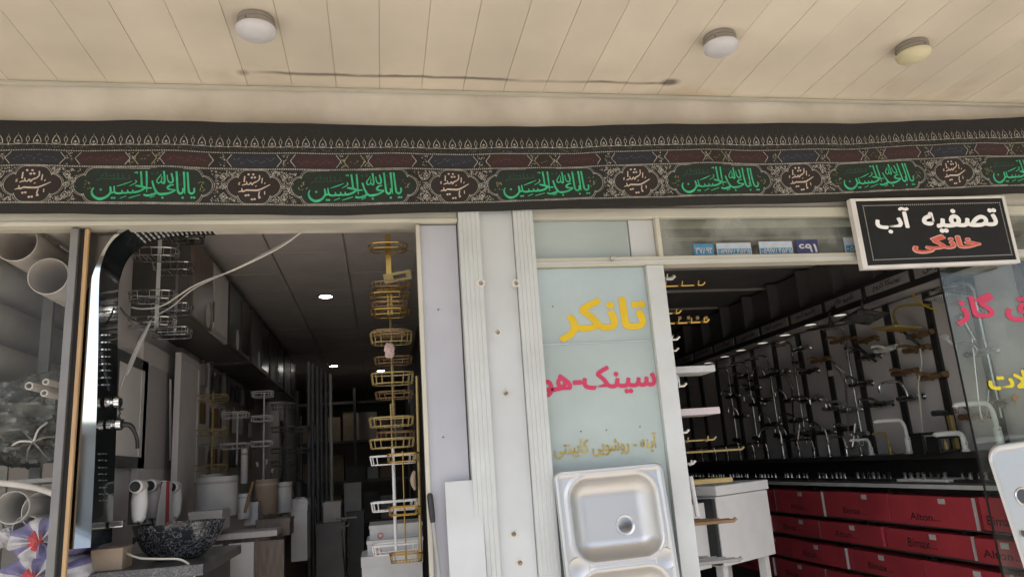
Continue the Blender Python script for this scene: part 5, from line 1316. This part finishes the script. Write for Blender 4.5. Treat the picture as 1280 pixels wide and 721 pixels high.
# wall mixers
def mixer(px, m, label, reach=.17, up=.06, X=3.19, sp=1, group=None):
    c = P(*px, X=X); t = thing('wall_mixer', label, 'mixer tap', c, group)
    MB().tube([c+Vector((0, -.07, 0)), c+Vector((0, -.055, 0)), c+Vector((0, .055, 0)), c+Vector((0, .07, 0))], [.012, .019, .019, .012], 12).build('body', m, t, True)
    for s_ in (-1, 1):
        MB().tube([c+Vector((0, s_*.06, 0)), c+Vector((.03, s_*.06, 0)), c+Vector((.048, s_*.06, 0))], [.010, .011, .022], 10).build('wall_flange', m, t, True)
        MB().tube([c+Vector((0, s_*.07, 0)), c+Vector((0, s_*.085, .0)), c+Vector((-.004, s_*.105, .003))], [.010, .017, .015], 10).build('handle', m, t, True)
    if sp: MB().tube(smooth_path([c+Vector((-.01, 0, 0)), c+Vector((-.025, 0, up*.6)), c+Vector((-.06, 0, up)), c+Vector((-reach*.7, 0, up*1.02)), c+Vector((-reach, 0, up*.85)), c+Vector((-reach-.003, 0, up*.4))], 4), .009, 8).build('spout', m, t, True)
    return t
mixer((1137, 497), 'chrome', 'chrome wall mixer with long arched spout over the white faucets', .19, .10)
mixer((1062, 512), 'chrome_soft', 'chrome wall mixer with flat spout between display strips')
mixer((1100, 505), 'chrome_dark', 'dark chrome wall mixer beside the black strip', .14, .04)
mixer((1040, 510), 'chrome_soft', 'chrome wall mixer with curved neck over the deck row', .16, .09)
mixer((996, 525), 'chrome_dark', 'dim chrome wall mixer low on the farther board', .14, .05)
mixer((1010, 464), 'chrome_dark', 'dim chrome wall mixer half way up the farther board', .10, .02)
mixer((975, 465), 'chrome_dark', 'dim chrome wall mixer on the far board', .12, .03)
mixer((1000, 436), 'chrome_soft', 'small three-knob chrome mixer near the cornice', .08, .0, sp=0)
mixer((1150, 418), 'brown_metal', 'bronze wall mixer near the glass edge', .12, .03)
mixer((1145, 436), 'brown_metal', 'bronze wall mixer under another bronze one', .12, .02)
mixer((1050, 425), 'brown_metal', 'antique brass mixer under a rain shower head', .10, .02)
mixer((1085, 446), 'chrome_dark', 'black chrome mixer with hand shower beside strip', .12, .05)
mixer((1108, 436), 'white_faucet', 'white wall mixer beside the gold arm shower', .10, .02)
mixer((1225, 440), 'chrome_soft', 'chrome wall mixer seen through the red lettering', .14, .05)
mixer((1218, 520), 'brown_metal', 'copper coloured wall mixer seen through the yellow lettering', .10, .06)
mixer((930, 470), 'chrome_dark', 'dim chrome mixer on the farthest lit board', .10, .03)
mixer((955, 500), 'chrome_dark', 'dim chrome mixer low on the far board', .10, .04)
for (x, y) in ((1030, 540), (985, 500), (965, 530), (945, 505), (925, 520), (940, 485), (1075, 480), (1012, 500), (985, 545), (1060, 535), (915, 495), (958, 470)):
    mixer((x, y), 'chrome_dark', 'dim small chrome mixer among the crowded taps on the boards', .10+.05*((x*7) % 5)/5, .03+.02*((x*3) % 4), group='small chrome mixers on the boards')
for (x, y) in ((1165, 470), (1082, 425), (1130, 465), (1025, 450)):
    mixer((x, y), 'brown_metal', 'bronze mixer with short spout hung among chrome taps', .09, .02, group='bronze mixers on the boards')
# shower columns and rain heads
def shower(y, z0, z1, m, label, head=.07, reach=.2, group=None, hose=True):
    x = RX-.075; t = thing('shower_column', label, 'shower', (x, y, z0), group)
    MB().tube(smooth_path([(x, y, z0), (x, y, z1-.10), (x, y, z1-.03), (x-.03, y, z1), (x-reach*.5, y, z1+.005), (x-reach, y, z1-.005)], 4), .009, 8).build('riser', m, t, True)
    for z in (z0+.06, z1-.16): MB().tube([(x+.035, y, z), (x-.012, y, z)], .012, 8).build('wall_bracket', m, t, True)
    MB().lathe([(.001, z1-.008), (.02, z1-.010), (head, z1-.02), (head, z1-.028), (.001, z1-.028)], 26, Matrix.Translation((x-reach, y, 0))).build('rain_head', m, t, True)
    if hose:
        MB().tube(smooth_path([(x-.02, y+.02, z0+.15), (x-.05, y+.05, z0-.0), (x-.05, y+.07, z0+.05), (x-.02, y+.05, z0+.45)], 6), .006, 6).build('hose', m, t, True)
        MB().tube([(x-.01, y+.05, z0+.42), (x-.05, y+.05, z0+.52), (x-.085, y+.045, z0+.56)], [.010, .012, .02], 8).build('hand_shower', m, t, True)
    MB().tube([(x, y-.07, z0+.08), (x, y+.07, z0+.08)], .016, 10).build('mixer_body', m, t, True)
shower(4.575, 1.56, 2.38, 'chrome_soft', 'bright chrome twin riser shower column beside a black strip', .05, .10)
shower(5.255, 1.60, 2.38, 'chrome_dark', 'slim chrome shower column with small round head', .05, .10)
shower(5.63, 1.60, 2.33, 'chrome_dark', 'dim shower column toward the rear of the faucet wall', .06, .15, 'rear shower columns', False)
shower(6.00, 1.60, 2.33, 'chrome_dark', 'dim shower column toward the rear of the faucet wall', .06, .15, 'rear shower columns', False)
shower(6.37, 1.60, 2.33, 'chrome_dark', 'dim shower column toward the rear of the faucet wall', .06, .15, 'rear shower columns', False)
shower(3.40, 1.66, 2.38, 'chrome_soft', 'chrome shower column behind the red lettered glass with round head', .08, .16)
def rain_head(px, X, hw, hd, m, am, label, tilt_x=0, tilt_y=0, arm=None):
    c = P(*px, X=X); t = thing('rain_shower_head', label, 'shower head', c)
    mx = Matrix.Translation(c) @ Matrix.Rotation(R(tilt_x), 4, 'X') @ Matrix.Rotation(R(tilt_y), 4, 'Y')
    MB().box(-hd, hd, -hw, hw, 0, .010, mx=mx).build('plate', m, t, bevel=.003)
    nb = MB()
    for i in range(-6, 7):
        for j in range(-6, 7): nb.lathe([(.0042, -.001), (.003, -.006), (.0005, -.006)], 6, mx @ Matrix.Translation((i*hd/6.8, j*hw/6.8, 0)))
    stuff(nb.build('nozzles', 'chrome_soft' if m != 'gold_paint' else 'gold', t))
    MB().lathe([(.022, .0105), (.016, .03), (.010, .04), (.001, .04)], 14, mx).build('swivel', am, t, True)
    top = mx @ Vector((0, 0, .038))
    pts = [top, top+Vector((0, 0, .05)), top+Vector((.03, 0, .085)), Vector(((top.x+RX-.03)/2, top.y, top.z+.10)), Vector((RX-.031, top.y, top.z+.095))] if arm is None else [top]+arm
    MB().tube(smooth_path(pts, 4), .009, 8).build('arm', am, t, True)
rain_head((1040, 408), 2.98, .13, .11, 'steel_dark', 'chrome_dark', 'large dark square rain shower head tilted over the antique brass mixer', 6, -8)
rain_head((1080, 397), 2.98, .11, .10, 'chrome_dark', 'chrome_dark', 'perforated grey rain shower head under the label strips', -8, 10)
rain_head((1120, 411), 2.98, .10, .09, 'gold_paint', 'gold_paint', 'brass rain shower head on a curved brass arm', 5, 6)
rain_head((1183, 372), 3.05, .09, .08, 'chrome_dark', 'chrome_dark', 'grey perforated shower head partly behind the glass edge', 0, 8)
def hand_set(px0, px1, m, label):
    a, c = P(*px0, X=3.16), P(*px1, X=3.10); t = thing('hand_shower', label, 'hand shower', c)
    MB().tube([a, a.lerp(c, .7)], [.008, .010], 8).build('handle', m, t, True)
    d = (c-a).normalized(); MB().tube([a.lerp(c, .68), a.lerp(c, .8), c], [.012, .022, .024], 10, flat=.5).build('spray_face', m, t, True)
hand_set((1095, 452), (1068, 430), 'black_plastic', 'black hand shower on slanting holder beside the strip')
hand_set((1150, 432), (1122, 408), 'chrome_dark', 'dark slanting hand shower between strip and white hose')
hand_set((1056, 466), (1040, 452), 'chrome_soft', 'chrome hand shower tilted beside the cream price card')
hand_set((1190, 430), (1180, 420), 'white_faucet', 'white hand shower seen at the glass edge')
cable([P(1139, 366, X=3.1), P(1150, 378, X=3.1), P(1160, 384, X=3.1), P(1172, 388, X=3.12)], .004, 'yellow cable end sticking out under the cornice', 'text_yellow')
cable([P(1150, 436, X=3.15), P(1152, 455, X=3.15), P(1148, 480, X=3.15), P(1150, 505, X=3.15), P(1153, 540, X=3.15)], .005, 'white hose hanging down beside the last black strip', 'cable')
c = P(1043, 466, X=3.18); tag(bx('price_card', 'label_white', c.x-.03, c.x-.028, c.y-.03, c.y+.03, c.z-.02, c.z+.02), 'cream price card hanging beside the bright chrome shower column', 'price card')
